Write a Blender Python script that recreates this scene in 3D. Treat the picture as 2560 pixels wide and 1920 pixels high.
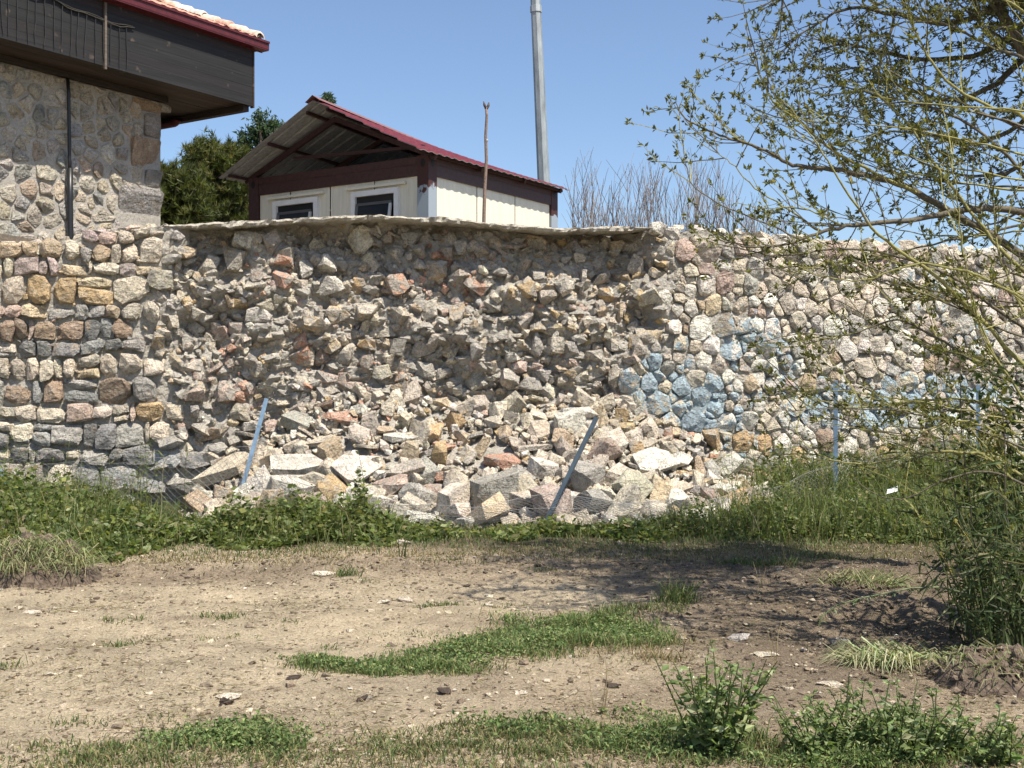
import bpy, bmesh, math, random
import numpy as np
from mathutils import Vector, Matrix, noise as mnoise

SC = bpy.context.scene
for _o in list(bpy.data.objects):
    bpy.data.objects.remove(_o)

# ------------------------------------------------------------------ camera, sky, sun, exposure
F_PX, CX, CY, EYE = 2900.0, 1280.0, 960.0, 1.6      # focal length in photo pixels, optical axis, eye height
cam_d = bpy.data.cameras.new('camera')
cam_d.sensor_width = 36.0
cam_d.lens = 36.0 * F_PX / 2560.0
cam_d.clip_start = 0.05
cam_d.clip_end = 2000.0
cam = bpy.data.objects.new('camera', cam_d)
SC.collection.objects.link(cam)
cam.location = (0, 0, EYE)
cam.rotation_euler = (math.radians(90), 0, 0)
SC.camera = cam

SUN_EL = math.radians(60.0)
SUN_H = Vector((0.72, -0.694)).normalized()          # horizontal direction towards the sun
sun_vec = Vector((SUN_H.x * math.cos(SUN_EL), SUN_H.y * math.cos(SUN_EL), math.sin(SUN_EL)))
world = bpy.data.worlds.new('World')
SC.world = world
world.use_nodes = True
_nt = world.node_tree
_bg = _nt.nodes['Background']
_sky = _nt.nodes.new('ShaderNodeTexSky')
_sky.sky_type = 'NISHITA'
_sky.sun_disc = False
_sky.sun_elevation = SUN_EL
_sky.sun_rotation = math.atan2(SUN_H.x, SUN_H.y)
_sky.altitude = 900.0
_sky.air_density = 1.0
_sky.dust_density = 2.2
_sky.ozone_density = 3.0
_nt.links.new(_sky.outputs[0], _bg.inputs[0])
_bg.inputs[1].default_value = 0.105

sun_d = bpy.data.lights.new('sun', 'SUN')
sun_d.energy = 5.0
sun_d.angle = math.radians(0.53)
sun_d.color = (1.0, 0.93, 0.82)
sun = bpy.data.objects.new('sun', sun_d)
SC.collection.objects.link(sun)
sun.rotation_euler = sun_vec.to_track_quat('Z', 'Y').to_euler()
sun.location = (20, -10, 40)

SC.view_settings.view_transform = 'Standard'
SC.view_settings.look = 'None'
SC.view_settings.exposure = 0.76
SC.view_settings.gamma = 1.0
SC.view_settings.use_curve_mapping = False
SC.render.engine = 'CYCLES'
SC.cycles.use_denoising = True
SC.cycles.max_bounces = 6
SC.cycles.diffuse_bounces = 3
SC.cycles.transparent_max_bounces = 4

# ------------------------------------------------------------------ helpers
RNG = np.random.default_rng(11)
random.seed(5)
COL = SC.collection
R = RNG.uniform

def P(px, py, Y):
    """world point at depth Y that projects to photo pixel (px, py)"""
    return np.array([(px - CX) / F_PX * Y, Y, EYE + (CY - py) / F_PX * Y])

def G(px, py, z=0.0):
    Y = F_PX * (EYE - z) / (py - CY)
    return np.array([(px - CX) / F_PX * Y, Y, z])

def _hash(ix, iy, iz, seed):
    h = (ix.astype(np.int64) * 374761393 + iy.astype(np.int64) * 668265263 + iz.astype(np.int64) * 2147483647 + seed * 974634221) & 0xFFFFFFFF
    h = ((h ^ (h >> 13)) * 1274126177) & 0xFFFFFFFF
    h = ((h ^ (h >> 16)) * 2246822519) & 0xFFFFFFFF
    return ((h ^ (h >> 15)) & 0xFFFFFF) / float(0xFFFFFF)

def vn(x, y, z=0.0, seed=0):
    x, y, z = np.broadcast_arrays(np.asarray(x, float), np.asarray(y, float), np.asarray(z, float))
    ix, iy, iz = np.floor(x), np.floor(y), np.floor(z)
    fx, fy, fz = x - ix, y - iy, z - iz
    fx, fy, fz = [t * t * (3 - 2 * t) for t in (fx, fy, fz)]
    out = 0
    for dx in (0, 1):
        wx = fx if dx else 1 - fx
        for dy in (0, 1):
            wy = fy if dy else 1 - fy
            for dz in (0, 1):
                wz = fz if dz else 1 - fz
                out = out + wx * wy * wz * _hash(ix + dx, iy + dy, iz + dz, seed)
    return out * 2 - 1

def fbm(x, y, z=0.0, octv=4, seed=0, gain=0.5, lac=2.03):
    a, s, f = 1.0, 0.0, 1.0
    for i in range(octv):
        s = s + a * vn(np.asarray(x) * f, np.asarray(y) * f, np.asarray(z) * f, seed + i * 17)
        a *= gain
        f *= lac
    return s

def sstep(a, b, x):
    t = np.clip((np.asarray(x, float) - a) / (b - a), 0, 1)
    return t * t * (3 - 2 * t)

def mesh_np(name, V, F, C=None, smooth=False):
    V = np.asarray(V, np.float32).reshape(-1, 3)
    if isinstance(F, np.ndarray):
        F = [F]
    F = [np.asarray(f, np.int32) for f in F if len(f)]
    me = bpy.data.meshes.new(name)
    me.vertices.add(len(V))
    me.vertices.foreach_set('co', V.ravel())
    loops = np.concatenate([f.ravel() for f in F])
    tot = np.concatenate([np.full(len(f), f.shape[1], np.int32) for f in F])
    start = np.concatenate([[0], np.cumsum(tot)[:-1]]).astype(np.int32)
    me.loops.add(len(loops))
    me.loops.foreach_set('vertex_index', loops)
    me.polygons.add(len(tot))
    me.polygons.foreach_set('loop_start', start)
    me.polygons.foreach_set('use_smooth', np.full(len(tot), bool(smooth)))
    me.update(calc_edges=True)
    me.validate()
    if C is not None:
        C = np.asarray(C, np.float32).reshape(-1, 3)
        at = me.color_attributes.new('Col', 'FLOAT_COLOR', 'POINT')
        at.data.foreach_set('color', np.concatenate([C, np.ones((len(C), 1), np.float32)], 1).ravel())
    return me

class Acc:
    """collects shapes (numpy) that become one mesh"""
    def __init__(s):
        s.V, s.F3, s.F4, s.C, s.n = [], [], [], [], 0
    def add(s, V, F, C=None):
        V = np.asarray(V, float).reshape(-1, 3)
        for f in (F if isinstance(F, list) else [F]):
            f = np.asarray(f, np.int64)
            if len(f) == 0:
                continue
            (s.F3 if f.shape[1] == 3 else s.F4).append(f + s.n)
        if C is None:
            C = (1, 1, 1)
        C = np.asarray(C, float)
        s.C.append(np.broadcast_to(C, (len(V), 3)) if C.ndim == 1 else C)
        s.V.append(V)
        s.n += len(V)
    def box(s, lo, hi, C=None, M=None):
        x0, y0, z0 = lo
        x1, y1, z1 = hi
        V = np.array([[x0, y0, z0], [x1, y0, z0], [x1, y1, z0], [x0, y1, z0], [x0, y0, z1], [x1, y0, z1], [x1, y1, z1], [x0, y1, z1]], float)
        if M is not None:
            V = M(V)
        s.add(V, np.array([[0, 3, 2, 1], [4, 5, 6, 7], [0, 1, 5, 4], [1, 2, 6, 5], [2, 3, 7, 6], [3, 0, 4, 7]]), C)
    def tube(s, pts, rad, sides=6, C=None, cap=True):
        pts = np.asarray(pts, float)
        k = len(pts)
        rad = np.broadcast_to(np.asarray(rad, float), (k,))
        T = np.gradient(pts, axis=0)
        T /= np.linalg.norm(T, axis=1)[:, None] + 1e-9
        up = np.array([0, 0, 1.0]) if abs(T[0][2]) < 0.9 else np.array([1.0, 0, 0])
        V = []
        a = np.arange(sides) * 2 * math.pi / sides
        for i in range(k):
            x = np.cross(T[i], up)
            nx = np.linalg.norm(x)
            x = x / nx if nx > 1e-6 else np.array([1.0, 0, 0])
            y = np.cross(T[i], x)
            up = np.cross(x, T[i])
            V.append(pts[i] + rad[i] * (np.cos(a)[:, None] * x + np.sin(a)[:, None] * y))
        V = np.concatenate(V)
        i, j = np.meshgrid(np.arange(k - 1), np.arange(sides), indexing='ij')
        j2 = (j + 1) % sides
        q = np.stack([i * sides + j, i * sides + j2, (i + 1) * sides + j2, (i + 1) * sides + j], -1).reshape(-1, 4)
        F = [q]
        if cap:
            n0 = len(V)
            V = np.concatenate([V, pts[:1], pts[-1:]])
            jj = np.arange(sides)
            F.append(np.stack([np.full(sides, n0), (jj + 1) % sides, jj], -1))
            b = (k - 1) * sides
            F.append(np.stack([np.full(sides, n0 + 1), b + jj, b + (jj + 1) % sides], -1))
        s.add(V, F, C)
    def mesh(s, name, smooth=False):
        F = []
        if s.F4:
            F.append(np.concatenate(s.F4))
        if s.F3:
            F.append(np.concatenate(s.F3))
        return mesh_np(name, np.concatenate(s.V), F, np.concatenate(s.C), smooth)
    def build(s, name, mat, parent=None, smooth=False):
        return ob(name, s.mesh(name, smooth), mat, parent)

def ob(name, me, mat=None, parent=None):
    o = bpy.data.objects.new(name, me)
    COL.objects.link(o)
    if mat is not None and me is not None and not me.materials:
        me.materials.append(mat)
    if parent is not None:
        adopt(o, parent)
    return o

ORIGIN = {}
def adopt(o, parent):
    o.parent = parent
    o.matrix_parent_inverse = Matrix.Translation(-Vector(ORIGIN.get(parent.name, (0, 0, 0))))

def tag(o, label=None, cat=None, group=None, kind=None):
    if label:
        o['label'] = label
    if cat:
        o['category'] = cat
    if group:
        o['group'] = group
    if kind:
        o['kind'] = kind
    return o

def thing(name, label, cat, loc, group=None):
    o = bpy.data.objects.new(name, None)
    COL.objects.link(o)
    o.empty_display_size = 0.2
    o.location = Vector([float(c) for c in loc])
    ORIGIN[o.name] = tuple(o.location)
    return tag(o, label, cat, group)

# ---- bulk foliage
def blades(acc, base, h, lean_dir, lean, w, C, tipC=None):
    """grass blades: two-segment bent ribbons"""
    N = len(base)
    base = np.asarray(base, float)
    d = np.stack([np.cos(lean_dir), np.sin(lean_dir), np.zeros(N)], 1)
    ang = R(0, math.pi, N)
    side = np.stack([np.cos(ang), np.sin(ang), np.zeros(N)], 1) * (np.asarray(w) * 0.5)[:, None]
    h = np.asarray(h)
    mid = base + d * (h * lean * 0.35)[:, None]
    mid[:, 2] += h * 0.58
    tip = base + d * (h * lean)[:, None]
    tip[:, 2] += h * np.sqrt(np.clip(1 - (lean * 0.75) ** 2, 0.05, 1))
    V = np.stack([base - side, base + side, mid + side * 0.8, mid - side * 0.8, tip], 1).reshape(-1, 3)
    i = np.arange(N)[:, None] * 5
    C = np.broadcast_to(np.asarray(C, float), (N, 3))
    tipC = C if tipC is None else tipC
    CC = np.stack([C * 0.9, C * 0.9, C, C, tipC], 1).reshape(-1, 3)
    acc.add(V, [i + np.array([0, 1, 2, 3]), i + np.array([3, 2, 4])], CC)

def unit(v):
    return v / (np.linalg.norm(v, axis=-1, keepdims=True) + 1e-9)

def leaves(acc, pos, dirn, L, W, C, fold=0.25):
    """leaf: folded pointed diamond of 4 triangles"""
    N = len(pos)
    dirn = unit(np.asarray(dirn, float))
    rnd = unit(RNG.normal(size=(N, 3)) + np.array([0, 0, 0.6]))
    side = unit(np.cross(dirn, rnd))
    nor = np.cross(side, dirn)
    L = np.broadcast_to(np.asarray(L, float), (N,))[:, None]
    W = np.broadcast_to(np.asarray(W, float), (N,))[:, None]
    droop = -nor * L * R(0.0, 0.25, (N, 1))
    p0 = np.asarray(pos, float)
    m = p0 + dirn * L * 0.45
    l = m + side * W * 0.5 + nor * W * fold
    r = m - side * W * 0.5 + nor * W * fold
    t = p0 + dirn * L + droop
    V = np.stack([p0, r, m, l, t], 1).reshape(-1, 3)
    i = np.arange(N)[:, None] * 5
    C = np.broadcast_to(np.asarray(C, float), (N, 3))
    acc.add(V, [i + np.array([0, 1, 2]), i + np.array([0, 2, 3]), i + np.array([1, 4, 2]), i + np.array([2, 4, 3])], np.repeat(C, 5, axis=0))

def needles(acc, pos, dirn, L, W, C):
    """thin needle-like leaves: one triangle each"""
    N = len(pos)
    dirn = unit(dirn)
    side = unit(np.cross(dirn, RNG.normal(size=(N, 3)))) * np.broadcast_to(W, (N,))[:, None] * 0.5
    V = np.stack([pos - side, pos + side, pos + dirn * np.broadcast_to(L, (N,))[:, None]], 1).reshape(-1, 3)
    acc.add(V, np.arange(N * 3).reshape(-1, 3), np.repeat(np.broadcast_to(C, (N, 3)), 3, axis=0))

def leaves2(acc, pos, dirn, L, W, C):
    """flat pointed leaf of 2 triangles for foliage seen from afar"""
    N = len(pos)
    dirn = unit(np.asarray(dirn, float))
    side = unit(np.cross(dirn, unit(RNG.normal(size=(N, 3)) + np.array([0, 0, 0.6]))))
    L = np.broadcast_to(np.asarray(L, float), (N,))[:, None]
    W = np.broadcast_to(np.asarray(W, float), (N,))[:, None]
    m = pos + dirn * L * 0.42
    V = np.stack([pos, m - side * W * 0.5, pos + dirn * L, m + side * W * 0.5], 1).reshape(-1, 3)
    i = np.arange(N)[:, None] * 4
    acc.add(V, [i + np.array([0, 1, 3]), i + np.array([1, 2, 3])], np.repeat(np.broadcast_to(C, (N, 3)), 4, axis=0))

def pick(palette, N, var=0.18):
    """N colours out of a list of (weight, rgb), varied in brightness"""
    w = np.array([p[0] for p in palette], float)
    c = np.array([p[1] for p in palette], float)
    k = RNG.choice(len(c), N, p=w / w.sum())
    return np.clip(c[k] * (1 + RNG.normal(0, var, (N, 1))) * (1 + RNG.normal(0, 0.04, (N, 3))), 0.004, 0.9)

# ---- rocks
def hull_arrays(pts, cuts=1, disp=0.04, seed=0, freq=2.2):
    bm = bmesh.new()
    for p in pts:
        bm.verts.new(p)
    bmesh.ops.convex_hull(bm, input=bm.verts)
    for v in [v for v in bm.verts if not v.link_faces]:
        bm.verts.remove(v)
    if cuts:
        bmesh.ops.subdivide_edges(bm, edges=bm.edges, cuts=cuts, use_grid_fill=True)
    bmesh.ops.triangulate(bm, faces=bm.faces)
    bm.normal_update()
    if disp:
        for v in bm.verts:
            q = v.co * freq + Vector((seed * 3.1, seed * 1.7, 0))
            v.co += v.normal * disp * (mnoise.noise(q) + 0.5 * mnoise.noise(q * 2.7))
    bm.verts.index_update()
    V = np.array([v.co[:] for v in bm.verts])
    Fc = np.array([[v.index for v in f.verts] for f in bm.faces])
    bm.free()
    return V, Fc

def rock_pts(n, boxy, asp=(1, 1, 1)):
    d = RNG.normal(size=(n, 3))
    d = unit(d)
    d = np.sign(d) * np.abs(d) ** boxy
    d *= R(0.82, 1.05, (n, 1))
    return d * np.array(asp)
# ------------------------------------------------------------------ materials
class NB:
    def __init__(s, name):
        s.m = bpy.data.materials.new(name)
        s.m.use_nodes = True
        s.t = s.m.node_tree
        s.bsdf = s.t.nodes['Principled BSDF']
        s.bsdf.inputs['Roughness'].default_value = 0.9
        s.bsdf.inputs['Specular IOR Level'].default_value = 0.25
    def n(s, typ, **kw):
        x = s.t.nodes.new(typ)
        for k, v in kw.items():
            setattr(x, k, v)
        return x
    def l(s, a, b):
        s.t.links.new(a, b)
    def pos(s):
        return s.n('ShaderNodeNewGeometry').outputs['Position']
    def noise(s, scale, detail=4, rough=0.55, vec=None, dist=0.0):
        x = s.n('ShaderNodeTexNoise')
        x.inputs['Scale'].default_value = scale
        x.inputs['Detail'].default_value = detail
        x.inputs['Roughness'].default_value = rough
        x.inputs['Distortion'].default_value = dist
        s.l(vec if vec is not None else s.pos(), x.inputs['Vector'])
        return x.outputs['Fac']
    def scaled(s, sx, sy, sz, vec=None):
        x = s.n('ShaderNodeMapping')
        x.inputs['Scale'].default_value = (sx, sy, sz)
        s.l(vec if vec is not None else s.pos(), x.inputs['Vector'])
        return x.outputs[0]
    def ramp(s, fac, stops):
        x = s.n('ShaderNodeValToRGB')
        e = x.color_ramp.elements
        while len(e) < len(stops):
            e.new(0.5)
        for i, (p, c) in enumerate(stops):
            e[i].position = p
            e[i].color = (*c, 1) if len(c) == 3 else c
        s.l(fac, x.inputs[0])
        return x.outputs[0]
    def mix(s, fac, a, b, mode='MIX'):
        x = s.n('ShaderNodeMix', data_type='RGBA', blend_type=mode)
        for sock, v in ((0, fac), (6, a), (7, b)):
            if isinstance(v, (int, float)):
                x.inputs[sock].default_value = v
            elif isinstance(v, tuple):
                x.inputs[sock].default_value = (*v, 1)
            else:
                s.l(v, x.inputs[sock])
        return x.outputs[2]
    def math(s, op, a, b=0.0, clamp=False):
        x = s.n('ShaderNodeMath', operation=op, use_clamp=clamp)
        for i, v in enumerate((a, b)):
            if isinstance(v, (int, float)):
                x.inputs[i].default_value = v
            else:
                s.l(v, x.inputs[i])
        return x.outputs[0]
    def bump(s, h, strength, dist, prev=None):
        x = s.n('ShaderNodeBump')
        x.inputs['Strength'].default_value = strength
        x.inputs['Distance'].default_value = dist
        s.l(h, x.inputs['Height'])
        if prev is not None:
            s.l(prev, x.inputs['Normal'])
        return x.outputs[0]
    def attr(s):
        x = s.n('ShaderNodeAttribute')
        x.attribute_name = 'Col'
        return x.outputs['Color']
    def done(s, color=None, normal=None):
        if color is not None:
            if isinstance(color, tuple):
                s.bsdf.inputs['Base Color'].default_value = (*color, 1)
            else:
                s.l(color, s.bsdf.inputs['Base Color'])
        if normal is not None:
            s.l(normal, s.bsdf.inputs['Normal'])
        return s.m

GRY = lambda v: (v, v, v)

def stone_mat(name, src, paint=False, crust=0.35, mortar=0.0):
    b = NB(name)
    if src == 'object':
        oi = b.n('ShaderNodeObjectInfo')
        base = oi.outputs['Color']
        alpha = oi.outputs['Alpha']
    else:
        base = b.attr()
    n1 = b.noise(5.5, 5, 0.6, dist=0.4)
    n2 = b.noise(28, 5, 0.65)
    n3 = b.noise(110, 3, 0.6)
    c = b.mix(1.0, base, b.ramp(n1, [(0.28, GRY(0.74)), (0.5, GRY(1.04)), (0.72, GRY(1.3))]), 'MULTIPLY')
    # lichen-grey and iron-warm staining
    c = b.mix(b.ramp(b.noise(9, 4, 0.6), [(0.5, GRY(0)), (0.68, GRY(crust))]), c, (0.50, 0.47, 0.41))
    c = b.mix(b.ramp(b.noise(7.3, 3, 0.5), [(0.58, GRY(0)), (0.75, GRY(0.4))]), c, (0.50, 0.34, 0.18))
    c = b.mix(b.ramp(n2, [(0.27, GRY(0.5)), (0.38, GRY(0))]), c, (0.13, 0.115, 0.10))
    c = b.mix(1.0, c, b.ramp(n3, [(0.3, GRY(0.68)), (0.5, GRY(1.0)), (0.7, GRY(1.2))]), 'MULTIPLY')
    if paint:
        amt = b.math('SUBTRACT', 1.0, alpha)
        msk = b.math('ADD', b.noise(9, 6, 0.7), b.math('MULTIPLY', amt, 0.48))
        msk = b.ramp(msk, [(0.75, GRY(0)), (0.82, GRY(0.85))])
        msk = b.math('MULTIPLY', msk, b.math('GREATER_THAN', amt, 0.02))
        c = b.mix(msk, c, b.mix(n2, (0.25, 0.38, 0.47), (0.45, 0.57, 0.63)))
    if mortar:
        # mortar still clinging to the stone
        mm = b.ramp(b.noise(4.6, 6, 0.68, dist=0.6), [(0.62 - 0.3 * mortar, GRY(0)), (0.68 - 0.3 * mortar, GRY(0.92))])
        c = b.mix(mm, c, b.mix(n2, (0.30, 0.275, 0.235), (0.56, 0.52, 0.45)))
    rid = b.math('ABSOLUTE', b.math('SUBTRACT', b.noise(11, 5, 0.6, dist=1.2), 0.5))
    c = b.mix(b.ramp(rid, [(0.0, GRY(0.55)), (0.03, GRY(0))]), c, (0.12, 0.10, 0.085))
    # chipped facets: a jagged cellular relief
    vo = b.n('ShaderNodeTexVoronoi', feature='F1', distance='MANHATTAN')
    vo.inputs['Scale'].default_value = 13
    vo.inputs['Detail'].default_value = 2.0
    b.l(b.pos(), vo.inputs['Vector'])
    nm = b.bump(vo.outputs['Distance'], 0.9, 0.04)
    nm = b.bump(n1, 0.8, 0.04, nm)
    nm = b.bump(n2, 1.0, 0.036, nm)
    nm = b.bump(n3, 1.0, 0.009, nm)
    return b.done(c, nm)

M_STONE = stone_mat('wall_stone', 'object', True)
M_ROCK = stone_mat('rubble_rock', 'object', False, 0.2, 0.22)
M_CORE = stone_mat('core_rock', 'object', False, 0.2, 0.5)
M_ROCKC = stone_mat('small_rubble', 'attr', False, 0.25)

def mortar_mat(name, ca, cb, dark, bstr=1.0, paint=False):
    b = NB(name)
    n1 = b.noise(3.0, 5, 0.6)
    n2 = b.noise(19, 6, 0.7)
    n3 = b.noise(75, 4, 0.65)
    v = b.n('ShaderNodeTexVoronoi')
    v.inputs['Scale'].default_value = 34
    b.l(b.pos(), v.inputs['Vector'])
    c = b.mix(b.ramp(n1, [(0.35, GRY(0)), (0.65, GRY(1))]), ca, cb)
    c = b.mix(b.ramp(n2, [(0.3, GRY(0.8)), (0.48, GRY(0))]), c, dark)
    c = b.mix(b.ramp(v.outputs['Distance'], [(0.06, GRY(0.35)), (0.2, GRY(0))]), c, (0.55, 0.5, 0.42))
    c = b.mix(1.0, c, b.ramp(n3, [(0.3, GRY(0.72)), (0.7, GRY(1.22))]), 'MULTIPLY')
    if paint:
        at = b.n('ShaderNodeAttribute')
        at.attribute_name = 'Paint'
        mk = b.ramp(b.math('ADD', b.noise(6, 5, 0.65), b.math('MULTIPLY', at.outputs['Fac'], 0.5)), [(0.78, GRY(0)), (0.95, GRY(0.7))])
        c = b.mix(mk, c, (0.34, 0.46, 0.53))
    nm = b.bump(n2, bstr, 0.06)
    nm = b.bump(n3, bstr, 0.016, nm)
    return b.done(c, nm)

M_MORTAR = mortar_mat('core_mortar', (0.43, 0.40, 0.345), (0.54, 0.505, 0.44), (0.26, 0.235, 0.20), 1.0, True)
M_HMORTAR = mortar_mat('house_mortar', (0.36, 0.335, 0.295), (0.44, 0.41, 0.36), (0.24, 0.22, 0.19), 0.6)
M_CAP = mortar_mat('cap_concrete', (0.44, 0.40, 0.33), (0.54, 0.50, 0.42), (0.25, 0.22, 0.18), 0.8)

def leaf_mat(name, transl=0.46, rough=0.55):
    b = NB(name)
    c = b.attr()
    c = b.mix(1.0, c, b.ramp(b.noise(38, 2), [(0.3, GRY(0.75)), (0.7, GRY(1.2))]), 'MULTIPLY')
    b.done(c)
    b.bsdf.inputs['Roughness'].default_value = rough
    b.bsdf.inputs['Specular IOR Level'].default_value = 0.3
    tr = b.n('ShaderNodeBsdfTranslucent')
    b.l(b.mix(1.0, c, (1.05, 1.1, 0.6), 'MULTIPLY'), tr.inputs[0])
    mx = b.n('ShaderNodeMixShader')
    mx.inputs[0].default_value = transl
    out = b.t.nodes['Material Output']
    b.l(b.bsdf.outputs[0], mx.inputs[1])
    b.l(tr.outputs[0], mx.inputs[2])
    b.l(mx.outputs[0], out.inputs[0])
    return b.m

M_LEAF = leaf_mat('leaf')
M_GRASS = leaf_mat('grass_blade', 0.3, 0.6)

def attr_mat(name, rough=0.85, scale=30, lo=0.75, hi=1.2, bstr=0.4, bdist=0.01, stretch=(1, 1, 1), spec=0.25, metal=0.0):
    b = NB(name)
    n = b.noise(scale, 5, 0.6, vec=b.scaled(*stretch))
    c = b.mix(1.0, b.attr(), b.ramp(n, [(0.3, GRY(lo)), (0.7, GRY(hi))]), 'MULTIPLY')
    b.bsdf.inputs['Roughness'].default_value = rough
    b.bsdf.inputs['Specular IOR Level'].default_value = spec
    b.bsdf.inputs['Metallic'].default_value = metal
    return b.done(c, b.bump(n, bstr, bdist))

M_BARK = attr_mat('bark', 0.9, 40, 0.6, 1.3, 0.7, 0.01)
M_PAINTED = attr_mat('painted_metal', 0.5, 16, 0.7, 1.2, 0.2, 0.004, spec=0.4)
M_PLASTIC = attr_mat('plastic_trim', 0.4, 8, 0.92, 1.05, 0.05, 0.002, spec=0.45)
M_PANEL = attr_mat('cladding_panel', 0.5, 3.5, 0.9, 1.05, 0.05, 0.002, (5, 5, 0.5), 0.4)
M_GALV = attr_mat('galvanised_steel', 0.55, 9, 0.66, 1.25, 0.1, 0.003, (1, 1, 0.25), 0.5, 0.35)
M_TILE = attr_mat('clay_tile', 0.9, 14, 0.6, 1.35, 0.4, 0.01)
M_SOIL = attr_mat('soil_clod', 0.95, 22, 0.5, 1.4, 1.0, 0.04)

def wood_mat():
    b = NB('dark_board')
    v = b.n('ShaderNodeMapping')
    v.inputs['Rotation'].default_value = (0, 0, -math.atan2(0.836, 0.548))
    b.l(b.pos(), v.inputs['Vector'])
    v2 = b.scaled(0.5, 5, 26, v.outputs[0])
    g = b.noise(1.6, 6, 0.6, vec=v2, dist=0.8)
    g2 = b.noise(7, 5, 0.6, vec=v2)
    c = b.mix(1.0, b.attr(), b.ramp(g, [(0.3, GRY(0.6)), (0.52, GRY(0.95)), (0.75, GRY(1.45))]), 'MULTIPLY')
    c = b.mix(b.ramp(b.noise(5, 3, 0.5), [(0.66, GRY(0)), (0.74, GRY(0.5))]), c, (0.16, 0.12, 0.09))
    b.bsdf.inputs['Roughness'].default_value = 0.65
    return b.done(c, b.bump(g2, 0.4, 0.006))
M_WOOD = wood_mat()

def glass_mat():
    b = NB('window_glass')
    b.bsdf.inputs['Roughness'].default_value = 0.08
    b.bsdf.inputs['Specular IOR Level'].default_value = 0.5
    return b.done((0.025, 0.032, 0.04))
M_GLASS = glass_mat()

def dirt_mat():
    b = NB('dirt')
    base = b.attr()
    n1 = b.noise(1.3, 6, 0.65, dist=0.5)
    n2 = b.noise(9, 6, 0.7)
    n3 = b.noise(60, 5, 0.7)
    n4 = b.noise(3.2, 5, 0.62, vec=b.scaled(0.5, 1.4, 1))
    c = b.mix(1.0, base, b.ramp(n1, [(0.3, GRY(0.72)), (0.5, GRY(1.0)), (0.7, GRY(1.2))]), 'MULTIPLY')
    c = b.mix(b.ramp(n4, [(0.52, GRY(0)), (0.68, GRY(0.55))]), c, (0.24, 0.18, 0.125))
    c = b.mix(b.ramp(n2, [(0.28, GRY(0.55)), (0.42, GRY(0))]), c, (0.16, 0.12, 0.085))
    c = b.mix(b.ramp(n2, [(0.58, GRY(0)), (0.72, GRY(0.5))]), c, (0.52, 0.44, 0.32))
    c = b.mix(1.0, c, b.ramp(n3, [(0.3, GRY(0.65)), (0.7, GRY(1.25))]), 'MULTIPLY')
    nm = b.bump(n2, 1.0, 0.11)
    nm = b.bump(b.noise(24, 5, 0.7), 1.0, 0.03, nm)
    nm = b.bump(n3, 1.0, 0.014, nm)
    return b.done(c, nm)
M_DIRT = dirt_mat()
# ------------------------------------------------------------------ ground
def gz(x, y):
    x = np.asarray(x, float)
    y = np.asarray(y, float)
    z = 0.035 * fbm(x * 0.6, y * 0.6, 0, 3, 3) + 0.014 * fbm(x * 3.1, y * 3.1, 0, 3, 9) + 0.006 * fbm(x * 10.3, y * 10.3, 0, 2, 13)
    # wheel ruts that run across, slightly diagonal
    c = y - 0.10 * x
    z = z - 0.035 * np.exp(-((c - 8.9) / 0.28) ** 2) - 0.03 * np.exp(-((c - 7.4) / 0.3) ** 2) + 0.03 * np.exp(-((c - 8.1) / 0.35) ** 2)
    # tilled edge in front of the weeds
    e = np.exp(-((c - 10.2) / 0.4) ** 2) * sstep(2.5, -0.5, x)
    z = z + e * (0.035 + 0.05 * np.abs(fbm(x * 5, y * 5, 0, 3, 21)))
    # crumbly churned soil under the willow
    k = sstep(1.2, 2.6, x) * sstep(11, 9, y) * sstep(5.5, 6.5, y)
    z = z + k * 0.045 * fbm(x * 6, y * 6, 0, 3, 33)
    return z * sstep(60, 20, np.hypot(x, y - 8))

_gcx, _gcy = np.arange(-8, 9, 0.05), np.arange(3, 17, 0.05)
_gcz = gz(*np.meshgrid(_gcx, _gcy, indexing='ij'))
def gz1(x, y):
    """quick lookup of the ground height at one point"""
    i = min(max(int((x + 8) / 0.05 + 0.5), 0), len(_gcx) - 1)
    j = min(max(int((y - 3) / 0.05 + 0.5), 0), len(_gcy) - 1)
    return float(_gcz[i, j])

def axis_pts(lo, hi, step, far):
    core = np.arange(lo, hi + 1e-6, step)
    out = []
    d, x = step, hi
    while x < far:
        d *= 1.35
        x += d
        out.append(x)
    neg = []
    d, x = step, lo
    while x > -far:
        d *= 1.35
        x -= d
        neg.append(x)
    return np.array(neg[::-1] + list(core) + out)

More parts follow.
